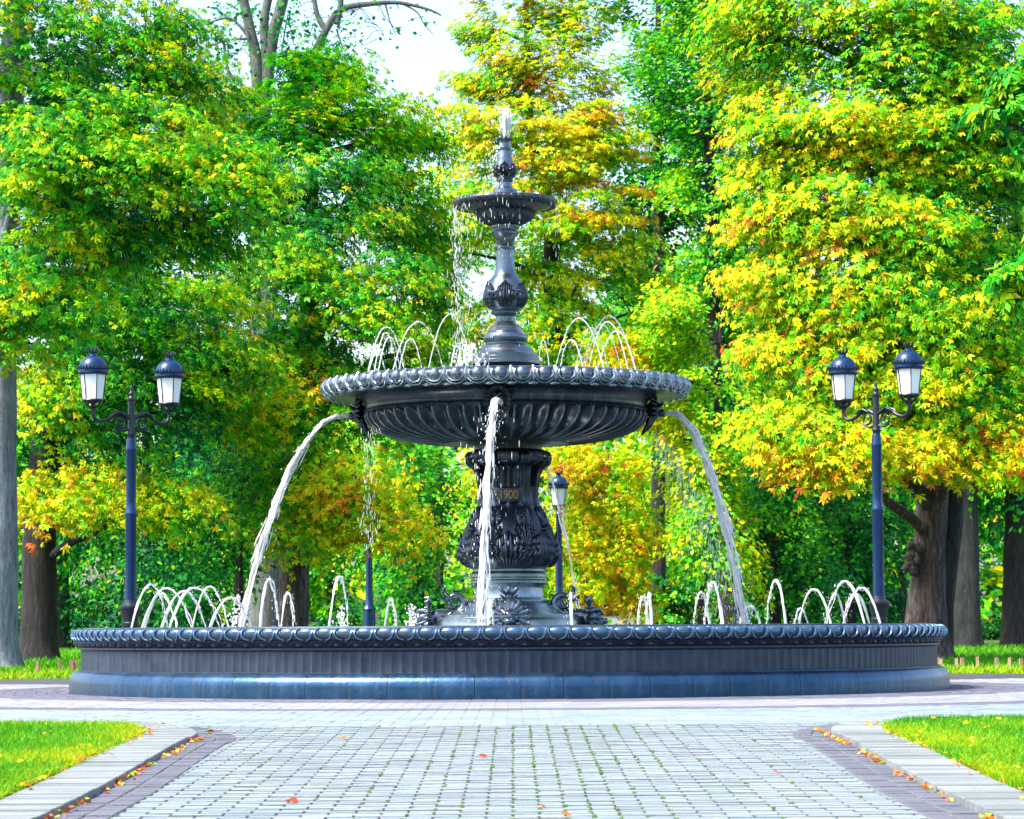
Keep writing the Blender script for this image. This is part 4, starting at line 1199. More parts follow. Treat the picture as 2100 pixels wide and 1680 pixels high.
def build_tree(name, label, cat, group, trunk_pts, trunk_rad, bark, blobs, leaf_n, leaf_s, clump_r, kind, limb_r=0.07, twigs=0.35, **kw):
    base = Vector(trunk_pts[0])
    t = empty(name, (0, 0, 0)); tag(t, label, cat, group)
    t.location = base
    loc = lambda p: Vector(p) - base
    tp = [loc(p) for p in trunk_pts]
    mb, p2, r2 = trunk_mesh(t, tp, trunk_rad, bark)
    lb = [((np.array(loc(bl[0]))), *bl[1:]) for bl in blobs]
    cen = np.mean([q[0] for q in lb], 0); cen = np.array([p2[len(p2) // 2].x, p2[len(p2) // 2].y, cen[2]])
    crown, cl = make_crown(t, lb, cen, leaf_n, leaf_s, clump_r, kind, **kw)
    tips = []
    for bl in lb:
        c = Vector(bl[0])
        j = min(range(len(p2)), key=lambda i: (p2[i] - c).length + 1.2 * abs(p2[i].z - (c.z - 0.35 * (Vector((c.x, c.y, 0)) - Vector((p2[i].x, p2[i].y, 0))).length)))
        L = limb_path(p2[j], c, 0.06)
        r0 = min(limb_r, r2[j] * 0.75)
        mb.tube(L, [r0 * (1 - 0.7 * k / (len(L) - 1)) for k in range(len(L))], 7)
        tips += [(q, r0 * (1 - 0.7 * k / (len(L) - 1))) for k, q in enumerate(L)]
    for c in cl:
        if random.random() > twigs: continue
        c = Vector(c); q, rr_ = min(tips, key=lambda w: (w[0] - c).length)
        if (q - c).length < 0.15: continue
        L = limb_path(q, c, 0.03, 4, 0.10)
        r0 = min(rr_ * 0.6, 0.028)
        mb.tube(L, [r0, r0 * 0.8, r0 * 0.62, r0 * 0.45, r0 * 0.25], 5, False)
    tr = mb.build('trunk', bark, t, 60)
    return t

def BL(px, py, d, rx, rz_, n, aut, depth=None):
    """crown blob given where it shows and how far it is; sizes in photo pixels"""
    k = d / FPX; c = P(px, py, d)
    return (tuple(c), rx * k, (depth if depth else 0.8 * (rx + rz_) / 2 * k), rz_ * k, n, aut)
def TP(px, py, d): return tuple(P(px, py, d))
def ground_pt(px, d, dz=-0.08):
    x = P(px, 1300, d).x; return (x, d, gz(x, d) + dz)

random.seed(3)
# left chestnut, grey trunk at the picture edge
build_tree('chestnut_tree', 'chestnut tree with pale grey trunk at the left edge of the picture', 'tree', 'chestnut trees round the fountain',
    [ground_pt(-6, 41.5), TP(-4, 1200, 41.5), TP(-4, 900, 41.5), TP(0, 600, 41.6), TP(20, 200, 41.7), TP(60, -300, 42)], [0.33, 0.29, 0.27, 0.25, 0.2, 0.1], M_bark_grey,
    [BL(60, 130, 40.5, 210, 200, 40, 0.42), BL(300, 90, 40.5, 130, 150, 24, 0.42), BL(110, 330, 39.5, 190, 120, 30, 0.40), BL(330, 300, 39.5, 170, 120, 30, 0.45), BL(480, 350, 39.2, 95, 90, 16, 0.50), BL(240, 240, 40, 160, 120, 22, 0.36), BL(400, 470, 40.5, 140, 80, 18, 0.42),
     BL(60, 560, 39.8, 150, 130, 24, 0.45), BL(230, 480, 41, 120, 90, 14, 0.25), BL(120, -180, 41, 330, 180, 40, 0.4), BL(20, 640, 40, 110, 80, 12, 0.5), BL(390, 180, 40.6, 80, 160, 14, 0.46)],
    102, 0.098, 0.53, 'palmate', limb_r=0.09)
# second chestnut, dark trunk
build_tree('chestnut_tree', 'chestnut tree with dark trunk standing behind the left lamp post', 'tree', 'chestnut trees round the fountain',
    [ground_pt(78, 45), TP(80, 1250, 45), TP(84, 1050, 45), TP(110, 800, 45), TP(180, 500, 45.3), TP(230, 250, 45.5)], [0.32, 0.27, 0.25, 0.22, 0.17, 0.08], M_bark_dark,
    [BL(250, 680, 44.5, 220, 130, 34, 0.30), BL(120, 820, 44, 140, 90, 18, 0.48), BL(330, 850, 44.5, 190, 110, 26, 0.22), BL(180, 1010, 43.5, 170, 55, 22, 0.62), BL(330, 1040, 43.8, 130, 60, 14, 0.50), BL(420, 640, 44.5, 130, 120, 20, 0.45), BL(280, 460, 45, 160, 120, 20, 0.28),
     BL(470, 760, 44, 90, 80, 14, 0.55), BL(90, 960, 45.5, 120, 90, 10, 0.2)],
    100, 0.098, 0.53, 'palmate', limb_r=0.08)
# third chestnut
build_tree('chestnut_tree', 'chestnut tree whose thick trunk stands left of the fountain column', 'tree', 'chestnut trees round the fountain',
    [ground_pt(604, 47), TP(604, 1260, 47), TP(605, 1120, 47), TP(612, 980, 47), TP(630, 700, 47.2), TP(640, 400, 47.5), TP(640, 200, 47.8)], [0.29, 0.24, 0.235, 0.21, 0.17, 0.10, 0.04], M_bark_brown,
    [BL(500, 220, 48, 70, 80, 10, 0.40), BL(660, 150, 48.5, 110, 50, 14, 0.44), BL(850, 280, 49, 60, 80, 10, 0.52), BL(600, 230, 48, 150, 105, 26, 0.42), BL(740, 260, 48, 120, 110, 22, 0.44), BL(560, 380, 47, 120, 100, 18, 0.36), BL(700, 420, 46.8, 160, 120, 30, 0.36), BL(820, 430, 48, 110, 130, 22, 0.46), BL(570, 560, 46, 150, 100, 24, 0.42),
     BL(760, 600, 46, 170, 110, 30, 0.46), BL(640, 700, 46.5, 130, 90, 16, 0.28), BL(880, 590, 48, 90, 130, 18, 0.50), BL(540, 820, 45.5, 110, 80, 18, 0.55), BL(700, 830, 46, 150, 90, 22, 0.40), BL(860, 720, 47, 90, 60, 12, 0.5), BL(560, 980, 46, 110, 80, 14, 0.38), BL(720, 990, 45.3, 100, 75, 18, 0.60), BL(790, 1060, 45.2, 80, 45, 10, 0.62), BL(610, 1070, 45.5, 110, 40, 12, 0.66), BL(480, 940, 47, 80, 90, 10, 0.25)],
    100, 0.098, 0.53, 'palmate', limb_r=0.08)
# yellow tree behind the fountain
build_tree('chestnut_tree', 'tall yellow autumn tree directly behind the fountain', 'tree', 'chestnut trees round the fountain',
    [ground_pt(1205, 60), TP(1204, 1200, 60), TP(1190, 1000, 60), TP(1160, 800, 60), TP(1134, 620, 60), TP(1128, 450, 60), TP(1090, 280, 60), TP(1080, 60, 60), TP(1075, -120, 60)], [0.24, 0.2, 0.19, 0.19, 0.18, 0.15, 0.09, 0.06, 0.03], M_bark_dark,
    [BL(1075, -20, 60, 130, 110, 24, 0.60), BL(1190, 20, 60, 90, 110, 18, 0.60), BL(985, 60, 60, 60, 60, 8, 0.60), BL(1260, 250, 59.5, 70, 120, 14, 0.62), BL(1050, 190, 59.5, 120, 70, 16, 0.60), BL(1010, 140, 59.5, 110, 85, 20, 0.62), BL(1150, 130, 59.5, 120, 110, 24, 0.66), BL(960, 260, 59, 60, 70, 8, 0.58), BL(1080, 280, 59, 140, 80, 24, 0.64), BL(1190, 290, 59, 90, 110, 20, 0.70),
     BL(985, 400, 59, 90, 80, 16, 0.62), BL(1160, 420, 59, 150, 70, 24, 0.70), BL(1270, 450, 59, 80, 90, 16, 0.68), BL(950, 520, 60, 90, 100, 16, 0.55), BL(1090, 560, 60.5, 90, 60, 8, 0.45), BL(1230, 570, 59.5, 120, 80, 18, 0.55), BL(1320, 640, 59.5, 90, 110, 16, 0.58),
     BL(1160, 680, 59.5, 110, 80, 16, 0.52), BL(940, 690, 60, 80, 70, 12, 0.55), BL(1270, 730, 58.5, 110, 55, 16, 0.76), BL(1390, 720, 60, 60, 70, 8, 0.60), BL(1000, 950, 58.5, 55, 60, 8, 0.76), BL(1220, 950, 58, 100, 60, 18, 0.74), BL(1180, 1060, 58, 60, 60, 10, 0.68), BL(1270, 1080, 58, 80, 70, 16, 0.72), BL(1200, 1170, 58, 60, 60, 10, 0.78), BL(1290, 1200, 58, 55, 40, 8, 0.85), BL(1380, 860, 60, 60, 60, 8, 0.62)],
    100, 0.098, 0.53, 'palmate', limb_r=0.06, flat=0.22, shift=-0.06)
# right chestnut: double trunk
tr = build_tree('chestnut_tree', 'big yellow-green chestnut tree with a burred split trunk behind the right lamp', 'tree', 'chestnut trees round the fountain',
    [ground_pt(1900, 43), TP(1900, 1260, 43), TP(1908, 1120, 43), TP(1912, 980, 43), TP(1890, 800, 43), TP(1862, 520, 43), TP(1840, 200, 43.2), TP(1815, 60, 43.3), TP(1805, -150, 43.4)], [0.38, 0.30, 0.235, 0.23, 0.2, 0.17, 0.14, 0.12, 0.07], M_bark_brown,
    [BL(1560, 60, 42.5, 90, 130, 18, 0.60), BL(1680, 90, 42.3, 120, 130, 24, 0.60), BL(1870, 80, 42, 130, 130, 26, 0.46), BL(2040, 120, 42, 120, 150, 24, 0.44), BL(1600, 290, 42, 110, 110, 24, 0.64), BL(1750, 270, 42, 140, 90, 26, 0.58), BL(1900, 310, 42, 150, 110, 28, 0.48), BL(2060, 340, 42, 110, 130, 20, 0.42),
     BL(1580, 440, 41.6, 80, 80, 16, 0.64), BL(1710, 440, 41.5, 140, 80, 24, 0.58), BL(1860, 480, 41.5, 140, 80, 22, 0.48), BL(1590, 570, 41.4, 85, 80, 16, 0.58), BL(1740, 600, 41.3, 130, 90, 24, 0.50), BL(1900, 640, 41.3, 130, 100, 24, 0.42), BL(2050, 560, 42, 120, 110, 18, 0.40), BL(1610, 710, 41, 75, 60, 14, 0.56), BL(1760, 760, 41, 130, 70, 22, 0.52), BL(1930, 800, 41, 130, 80, 22, 0.48),
     BL(2070, 760, 41.5, 100, 110, 18, 0.48), BL(1610, 850, 40.7, 70, 40, 10, 0.60), BL(1700, 890, 40.6, 120, 50, 24, 0.76), BL(1670, 940, 40.5, 70, 30, 12, 0.86), BL(1850, 910, 40.8, 120, 45, 20, 0.72), BL(1500, 80, 42.8, 60, 90, 8, 0.6), BL(1980, 230, 42, 130, 120, 20, 0.44), BL(2010, 920, 41, 120, 45, 18, 0.64), BL(2080, 900, 41, 60, 50, 10, 0.85), BL(1760, -120, 43, 330, 130, 40, 0.5)],
    100, 0.098, 0.53, 'palmate', limb_r=0.09, shift=-0.07)
mb, p2, r2 = trunk_mesh(tr, [Vector(ground_pt(1918, 43.25)) - tr.location, Vector(TP(1925, 1240, 43.25)) - tr.location, Vector(TP(1942, 1100, 43.3)) - tr.location, Vector(TP(1955, 960, 43.35)) - tr.location, Vector(TP(1975, 820, 43.4)) - tr.location, Vector(TP(2010, 600, 43.5)) - tr.location], [0.26, 0.23, 0.21, 0.20, 0.17, 0.08], M_bark_dark)
mb.build('stem', M_bark_dark, tr, 60)
bu = MB()
for k in range(26):
    p = Vector(TP(1872 + random.gauss(0, 7), 1150 + random.gauss(0, 14), 42.78)) - tr.location
    q = random.uniform(0.035, 0.075); bu.ball(p, (q, q, q), 8, 6)
bu.build('burr', M_bark_brown, tr, 60)

# ---- park trees behind
def bg_tree(name, label, px, d, top, bottom, w, aut, trunk_r, bark, nb, leaf_n, leaf_s, clump_r, group, seed, kind='simple', lean=0, twigs=0.5):
    random.seed(seed)
    blobs = []
    for k in range(nb):
        t = (k + 0.5) / nb
        py = bottom + (top - bottom) * t
        ww = w * (0.55 + 0.6 * math.sin(PI * (0.12 + 0.76 * t)))
        for q in range(2):
            cx = px + random.uniform(-0.65, 0.65) * ww
            blobs.append(BL(cx, py + random.gauss(0, 20), d + random.uniform(-1.5, 1.5), ww * random.uniform(0.42, 0.62), abs(bottom - top) / nb * random.uniform(0.7, 1.0), max(4, int(14 * (w / 130))), aut + (0.06 if px < 550 else 0.22 if px < 1550 else 0.12) + random.gauss(0, 0.07), 1.4))  # brighter leaves mid-view: sunlight put into their colour
    kind = 'tiny'; leaf_n = int(leaf_n * 1.7); leaf_s *= 0.80
    tp = [ground_pt(px, d), TP(px + lean * 0.1, 1200, d), TP(px + lean * 0.4, (1200 + bottom) / 2, d), TP(px + lean * 0.7, (bottom + top) / 2, d), TP(px + lean, top + 30, d)]
    return build_tree(name, label, 'tree', group, tp, [trunk_r * 1.15, trunk_r, trunk_r * 0.9, trunk_r * 0.6, trunk_r * 0.25], bark, blobs, leaf_n, leaf_s, clump_r, kind, limb_r=trunk_r * 0.4, twigs=twigs, jitter=0.10, aut_noise=0.12)
G = 'park trees in the background'
bg_tree('maple_tree', 'deep green maple tree with dark limbs right of the yellow tree', 1500, 68, -60, 900, 190, 0.10, 0.22, M_bark_dark, 8, 46, 0.17, 0.62, G, 31, lean=-60)
bg_tree('maple_tree', 'tall emerald maple rising just right of the top jet', 1350, 76, -90, 760, 175, 0.08, 0.2, M_bark_dark, 10, 46, 0.18, 0.68, G, 32)
bg_tree('maple_tree', 'bright green young maple behind the right-hand jet', 1440, 58, 600, 1180, 140, 0.36, 0.10, M_bark_dark, 5, 50, 0.14, 0.5, G, 33, lean=40)  # leaf colour brightened in place of haze
bg_tree('maple_tree', 'bluish green low tree behind the right jets', 1590, 62, 900, 1250, 150, 0.06, 0.12, M_bark_dark, 4, 50, 0.14, 0.5, G, 34)
bg_tree('maple_tree', 'dark green low tree behind the right lamp pole', 1740, 64, 880, 1240, 130, 0.04, 0.16, M_bark_dark, 4, 46, 0.15, 0.55, G, 35)
bg_tree('maple_tree', 'green tree with grey ringed trunk at the right, nearer one', 1981, 60, -20, 960, 170, 0.12, 0.29, M_bark_mid, 8, 40, 0.17, 0.6, G, 36)
bg_tree('maple_tree', 'dark trunked tree at the very right edge of the picture', 2085, 61, 300, 1060, 130, 0.10, 0.30, M_bark_dark, 6, 40, 0.17, 0.6, G, 37)
bg_tree('maple_tree', 'slim grey trunked tree squeezed beside the split chestnut trunk', 1962, 74, 200, 900, 110, 0.12, 0.14, M_bark_mid, 5, 30, 0.18, 0.65, G, 38)
bg_tree('maple_tree', 'bright green leafy tree behind the falling water left of the column', 860, 58, 880, 1260, 90, 0.10, 0.10, M_bark_dark, 5, 50, 0.14, 0.48, G, 39)
bg_tree('maple_tree', 'grey pale-barked tree behind the left lone lamp post', 783, 60, 760, 1130, 90, 0.2, 0.13, M_bark_pale, 4, 40, 0.15, 0.5, G, 40)
bg_tree('maple_tree', 'dark green tree far behind the left jet', 490, 70, 700, 1150, 150, 0.12, 0.11, M_bark_dark, 6, 40, 0.16, 0.6, G, 41)
bg_tree('maple_tree', 'green tree in deep shade behind the left lamp base', 300, 66, 250, 1260, 170, 0.06, 0.14, M_bark_dark, 9, 40, 0.16, 0.6, G, 42)
bg_tree('maple_tree', 'shaded tree behind the two leftmost trunks', 130, 70, 60, 1250, 170, 0.06, 0.14, M_bark_dark, 10, 40, 0.16, 0.6, G, 43)
bg_tree('maple_tree', 'light green tree glimpsed above the big bowl on the left', 900, 80, 260, 900, 120, 0.34, 0.13, M_bark_dark, 6, 40, 0.18, 0.65, G, 44)
bg_tree('maple_tree', 'far green tree behind the left arcs beside the thick trunk', 680, 86, 700, 1240, 150, 0.16, 0.13, M_bark_dark, 6, 40, 0.19, 0.7, G, 45)
bg_tree('maple_tree', 'far yellow-green tree behind the column', 1090, 92, 250, 1230, 170, 0.32, 0.14, M_bark_dark, 9, 40, 0.2, 0.75, G, 46)
bg_tree('maple_tree', 'far deep green tree between the yellow tree and right chestnut', 1590, 95, -80, 1100, 210, 0.08, 0.18, M_bark_dark, 10, 40, 0.21, 0.8, G, 47)
bg_tree('maple_tree', 'far green tree low behind the right-hand arcs', 1410, 98, 560, 1270, 170, 0.34, 0.12, M_bark_dark, 5, 46, 0.2, 0.75, G, 48)  # paler leaves stand for the bright haze here
bg_tree('maple_tree', 'far green tree behind the right chestnut trunk', 1850, 96, 0, 1260, 200, 0.10, 0.16, M_bark_dark, 10, 40, 0.21, 0.8, G, 49)
bg_tree('maple_tree', 'far green tree behind the left chestnut crowns', 430, 98, 330, 1240, 180, 0.12, 0.14, M_bark_dark, 8, 40, 0.21, 0.8, G, 50)

# ash with bare boughs against the sky, top left
random.seed(77)
t = empty('ash_tree', ground_pt(545, 82)); tag(t, 'tall sparse ash tree with bare grey boughs against the sky', 'tree', G)
o0 = t.location.copy()
mb = MB()
def lp(px, py, d=82): return P(px, py, d) - o0
def bough(pts, r0, r1, n=7):
    q, rr_ = catmull([lp(*p) for p in pts], list(np.linspace(r0, r1, len(pts))), 5); mb.tube(q, rr_, n)
mb.tube(*catmull([Vector((0, 0, 0)), lp(545, 900), lp(540, 500), lp(535, 300)], [0.5, 0.42, 0.36, 0.33], 5), 10)
bough([(535, 300), (525, 130), (512, 60), (490, -40)], 0.20, 0.13)
bough([(540, 260), (545, 120), (542, 40), (560, -40)], 0.17, 0.11)
bough([(540, 240), (556, 90), (572, 30), (590, -40)], 0.20, 0.15)
bough([(560, 250), (640, 120), (668, 62), (700, 20), (760, 8), (820, 6), (880, 20), (905, 32)], 0.15, 0.02)
bough([(668, 62), (650, 30), (640, -30)], 0.10, 0.06); bough([(690, 50), (698, 10), (700, -40)], 0.10, 0.07)
bough([(520, 90), (480, 42), (450, 40), (420, 52)], 0.05, 0.02); bough([(510, 80), (470, 82), (430, 95)], 0.05, 0.02)
bough([(430, 55), (455, 75), (462, 110), (470, 150), (490, 168), (520, 190)], 0.05, 0.03)
bough([(790, 8), (800, 45), (812, 72)], 0.03, 0.008); bough([(825, 8), (855, 25), (870, 50), (890, 72)], 0.03, 0.008)
bough([(640, 120), (620, 180), (600, 240)], 0.05, 0.02); bough([(690, 60), (700, 90), (712, 115)], 0.03, 0.01)
bough([(570, 150), (580, 90), (590, 30)], 0.03, 0.015)
for k in range(70):
    px, py = random.choice([(470, 40), (520, 60), (600, 40), (650, 90), (690, 70), (560, 110), (720, 30), (460, 110), (640, 150), (780, 30)])
    px += random.gauss(0, 25); py += random.gauss(0, 25); a = random.uniform(-PI, PI); L_ = random.uniform(25, 70)
    bough([(px, py), (px + 0.5 * L_ * math.cos(a), py + 0.5 * L_ * math.sin(a) - 4), (px + L_ * math.cos(a + 0.3), py + L_ * math.sin(a + 0.3))], 0.014, 0.004, 4)
mb.build('trunk', M_bark_pale, t, 60)
CE = []
for (px, py, s_, n) in [(470, 25, 35, 60), (510, 35, 40, 50), (460, 120, 30, 60), (590, 60, 25, 40), (600, 15, 40, 60), (640, 60, 30, 60), (660, 110, 40, 80), (700, 20, 30, 40), (690, 90, 40, 60), (720, 100, 30, 30), (450, 15, 25, 30), (880, 45, 25, 12), (810, 60, 20, 8), (760, 40, 50, 14), (500, 110, 40, 60), (560, 70, 30, 60), (620, 120, 50, 90), (440, 70, 40, 70), (740, 70, 60, 40), (560, 20, 60, 70)]:
    for k in range(n):
        CE.append(lp(px + random.gauss(0, s_ * 0.6), py + random.gauss(0, s_ * 0.6), 82 + random.gauss(0, 1.2)))
CE = np.array([tuple(q) for q in CE]); n = len(CE)
leaves('crown', CE, RNG.standard_normal((n, 3)) * 0.6 + np.array([0, -0.2, 0.8]), RNG.standard_normal((n, 3)), RNG.uniform(0.08, 0.16, n), RNG.normal(0.08, 0.14, n), 'simple', t)

# far wood closing the view, and unseen wood added to darken the iron's reflections
def wood(name, label, spans, leaf_n, leaf_s, cr_, aut, seed):
    global RNG
    RNG = np.random.default_rng(seed); random.seed(seed)
    bl = []
    for (x0, y0, x1, y1, h, n) in spans:
        for k in range(n):
            t_ = (k + random.random()) / n; z_ = random.uniform(0.05, 1.0) * h
            bl.append(((x0 + (x1 - x0) * t_ + random.gauss(0, 1), y0 + (y1 - y0) * t_ + random.gauss(0, 2), 0.3 + z_), 2.4, 1.8, 1.7, 9, aut + random.gauss(0, 0.07)))
    o, _ = make_crown(None, bl, np.array([0, 400.0, 0]), leaf_n, leaf_s, cr_, 'tiny', name=name)
    tag(o, label, 'wood', kind='stuff'); return o
wood('far_wood', 'distant green wood closing the view between the trunks', [(-34, 118, 34, 118, 9, 130), (-38, 135, 38, 135, 12, 90), (4, 125, 34, 125, 19, 60)], 26, 0.42, 1.0, 0.38, 201)
wood('wood', 'unseen wood behind the viewer, added to darken reflections in the iron', [(-32, -20, 32, -20, 9, 110), (-30, -18, -22, 22, 9, 50), (30, -18, 22, 22, 9, 50)], 20, 0.6, 1.2, 0.2, 202)
RNG = np.random.default_rng(12)

# near pale branch reaching in at the right edge
t = empty('chestnut_tree', ground_pt(2250, 37)); o0 = t.location.copy()
tag(t, 'pale-leaved branches of a nearer tree reaching in at the right edge', 'tree', 'chestnut trees round the fountain')
mb = MB()
tb_, tr_ = catmull([Vector((0, 0, 0)), lp(2250, 900, 37), lp(2240, 500, 37), lp(2230, 100, 37), lp(2220, -200, 37)], [0.26, 0.22, 0.2, 0.15, 0.08], 5); mb.tube(tb_, tr_, 10)
for pts in ([(2235, 330), (2150, 290), (2070, 255), (2010, 240)], [(2240, 640), (2150, 580), (2080, 560), (2020, 545)], [(2230, 200), (2150, 160), (2090, 130)]):
    q, rr_ = catmull([lp(*p, 37) for p in pts], list(np.linspace(0.05, 0.012, len(pts))), 4); mb.tube(q, rr_, 6)
mb.build('trunk', M_bark_brown, t, 60)
bl = [(tuple(P(px, py, 36.9) - o0), rx * 37 / FPX, 0.4, rz_ * 37 / FPX, n_, a_) for px, py, rx, rz_, n_, a_ in [(2060, 215, 45, 30, 7, 0.36), (2100, 160, 45, 40, 7, 0.36), (2080, 560, 45, 30, 7, 0.34), (2110, 610, 40, 30, 4, 0.34), (2150, 300, 70, 60, 8, 0.36), (2180, 500, 80, 120, 14, 0.36), (2200, 100, 100, 150, 14, 0.36)]]
make_crown(t, bl, np.array([0, 0, 6.0]), 26, 0.19, 0.30, 'palmate')

# ------------------------------------------------------------------ small conifers and shrubs
def spruce(px, d, top, base_w, label, seed):
    random.seed(seed); g = ground_pt(px, d, 0); t = empty('spruce_tree', g); tag(t, label, 'tree')
    H = P(px, top, d).z - g[2]; W = base_w * d / FPX
    mb = MB(); mb.tube([(0, 0, -0.1), (0, 0, H * 0.5), (0, 0, H * 0.97)], [0.10, 0.07, 0.01], 7); mb.build('trunk', M_bark_dark, t, 60)
    CE = []; NR = []; FW = []
    nl = 16
    for k in range(nl):
        z = H * (0.08 + 0.9 * k / nl); rr_ = W * (1 - k / nl) ** 0.85
        for a in np.arange(0, 2 * PI, 2 * PI / max(6, int(16 * (1 - k / nl)))):
            a += random.uniform(-0.2, 0.2)
            for q in np.linspace(0.15, 1, 6):
                CE.append((rr_ * q * math.cos(a) + random.gauss(0, 0.04), rr_ * q * math.sin(a) + random.gauss(0, 0.04), z - 0.25 * rr_ * q + random.gauss(0, 0.03)))
                NR.append((math.cos(a) * 0.4, math.sin(a) * 0.4, 1)); FW.append((math.cos(a), math.sin(a), -0.3))
    CE = np.array(CE); n = len(CE)
    T, F_ = TM['tiny']
    NR = np.array(NR) + RNG.standard_normal((n, 3)) * 0.3; FW = np.array(FW)
    NR /= np.linalg.norm(NR, axis=1, keepdims=True); FW -= NR * (FW * NR).sum(1, keepdims=True); FW /= np.linalg.norm(FW, axis=1, keepdims=True); RX = np.cross(FW, NR)
    S = RNG.uniform(0.18, 0.34, n)
    V = CE[:, None, :] + S[:, None, None] * (T[None, :, 0:1] * RX[:, None, :] + T[None, :, 1:2] * FW[:, None, :] + T[None, :, 2:3] * NR[:, None, :])
    col = np.array([[0.09, 0.24, 0.24]]) * RNG.uniform(0.6, 1.3, (n, 1))
    np_mesh('crown', V.reshape(-1, 3), F_, len(T), n, col, M_leaf, t)
spruce(556, 84, 1180, 34, 'small blue spruce left of the thick chestnut trunk', 5)
def shrub(px, d, top, w, aut, label, seed, n=10):
    random.seed(seed); g = ground_pt(px, d, 0); t = empty('shrub', g); tag(t, label, 'shrub', 'shrubs under the background trees')
    H = P(px, top, d).z - g[2]; W = w * d / FPX
    mb = MB()
    for k in range(6):
        a = random.uniform(0, 6.28); mb.tube([(0, 0, -0.05), (W * 0.3 * math.cos(a), W * 0.3 * math.sin(a), H * 0.5), (W * 0.6 * math.cos(a), W * 0.6 * math.sin(a), H * 0.85)], [0.025, 0.018, 0.006], 5)
    mb.build('stem', M_bark_dark, t, 60)
    bl = [((random.uniform(-0.5, 0.5) * W, random.uniform(-0.4, 0.4), H * random.uniform(0.25, 0.75)), W * 0.5, 0.5, H * 0.35, n, aut) for k in range(5)]
    make_crown(t, bl, np.array([0, 0, H * 0.4]), 30, 0.13, 0.32, 'simple', name='foliage')
shrub(1640, 70, 1150, 120, 0.05, 'bluish low shrub behind the right-hand arcs', 61)
shrub(1500, 76, 1190, 90, 0.14, 'green low shrub behind the landing of the right jet', 62)
shrub(1375, 66, 1180, 70, 0.22, 'leafy shrub right of the orange low boughs', 63)
shrub(700, 76, 1232, 60, 0.24, 'clipped light green shrub behind the tall left arc', 64)
shrub(900, 64, 1190, 70, 0.18, 'leafy green shrub behind the left dolphin', 65)
shrub(400, 72, 1170, 110, 0.04, 'dark green shrub behind the left-hand arcs', 66)
shrub(250, 76, 1190, 120, 0.03, 'dark shrub in the shade behind the left lamp', 67)
shrub(150, 78, 1230, 90, 0.05, 'dark shrub between the left trunks and the lamp', 68)
shrub(2040, 100, 1270, 70, 0.2, 'sunlit green shrub far off between the right-hand trunks', 69)
shrub(1800, 72, 1180, 100, 0.03, 'dark shrub behind the base of the right lamp', 70)
shrub(470, 104, 1170, 50, 0.5, 'yellow shrub far behind the left jet', 71)

# ------------------------------------------------------------------ far pavilion glimpsed between trunks
bd = empty('pavilion', (P(640, 1280, 150).x, 150, 0.2)); tag(bd, 'low white pavilion far off beside the thick left trunk', 'building')
q = MB(); q.box((0, 0, 1.2), (9, 4, 2.4)); q.build('wall', M_wall, bd, 20)
q = MB(); q.box((0, 0, 2.5), (9.8, 4.8, 0.2)); q.box((0, 0, 2.75), (8, 3, 0.3)); q.build('roof', M_slate, bd, 20)
for k in range(5):
    q = MB(); q.box((-3.4 + 1.7 * k, -2.01, 1.35), (1.1, 0.06, 1.1)); q.build('window', M_darkglass, bd, 20)
bd = empty('pavilion', (P(1430, 1280, 160).x, 160, 0.2)); tag(bd, 'pale low building far off behind the right-hand arcs', 'building')
q = MB(); q.box((0, 0, 1.6), (16, 4, 3.2)); q.build('wall', M_wall, bd, 20)
q = MB(); q.box((0, 0, 3.3), (16.8, 4.8, 0.2)); q.build('roof', M_slate, bd, 20)
for k in range(8):
    q = MB(); q.box((-6.8 + 1.95 * k, -2.01, 1.7), (1.2, 0.06, 1.3)); q.build('window', M_darkglass, bd, 20)

# ------------------------------------------------------------------ lawns
def blades(name, pts, h, w, tcol, label, lean=0.45):
    n = len(pts); pts = np.asarray(pts, float)
    a = RNG.random(n) * 2 * PI; hh = h * RNG.uniform(0.5, 1.25, n); ww = w * RNG.uniform(0.6, 1.3, n)
    side = np.stack([np.cos(a), np.sin(a), np.zeros(n)], 1) * ww[:, None]
    le = np.stack([RNG.standard_normal(n), RNG.standard_normal(n), np.zeros(n)], 1) * (lean * hh)[:, None]
    upv = np.stack([np.zeros(n), np.zeros(n), hh], 1)
    V = np.stack([pts - side, pts + side, pts + side * 0.7 + upv * 0.55 + le * 0.35, pts - side * 0.7 + upv * 0.55 + le * 0.35, pts + upv + le], 1)
    col = leaf_colour(tcol) * RNG.uniform(0.5, 1.05, (n, 1))
    o = np_mesh(name, V.reshape(-1, 3), [(0, 1, 2, 3), (3, 2, 4)], 5, n, col, M_grass)
    tag(o, label, 'grass', kind='stuff'); return o
def in_lawn(x, y, s):
    return inside_corner(x, y, -0.29) and math.hypot(x - FX, y - FY) > PL_R + 0.55
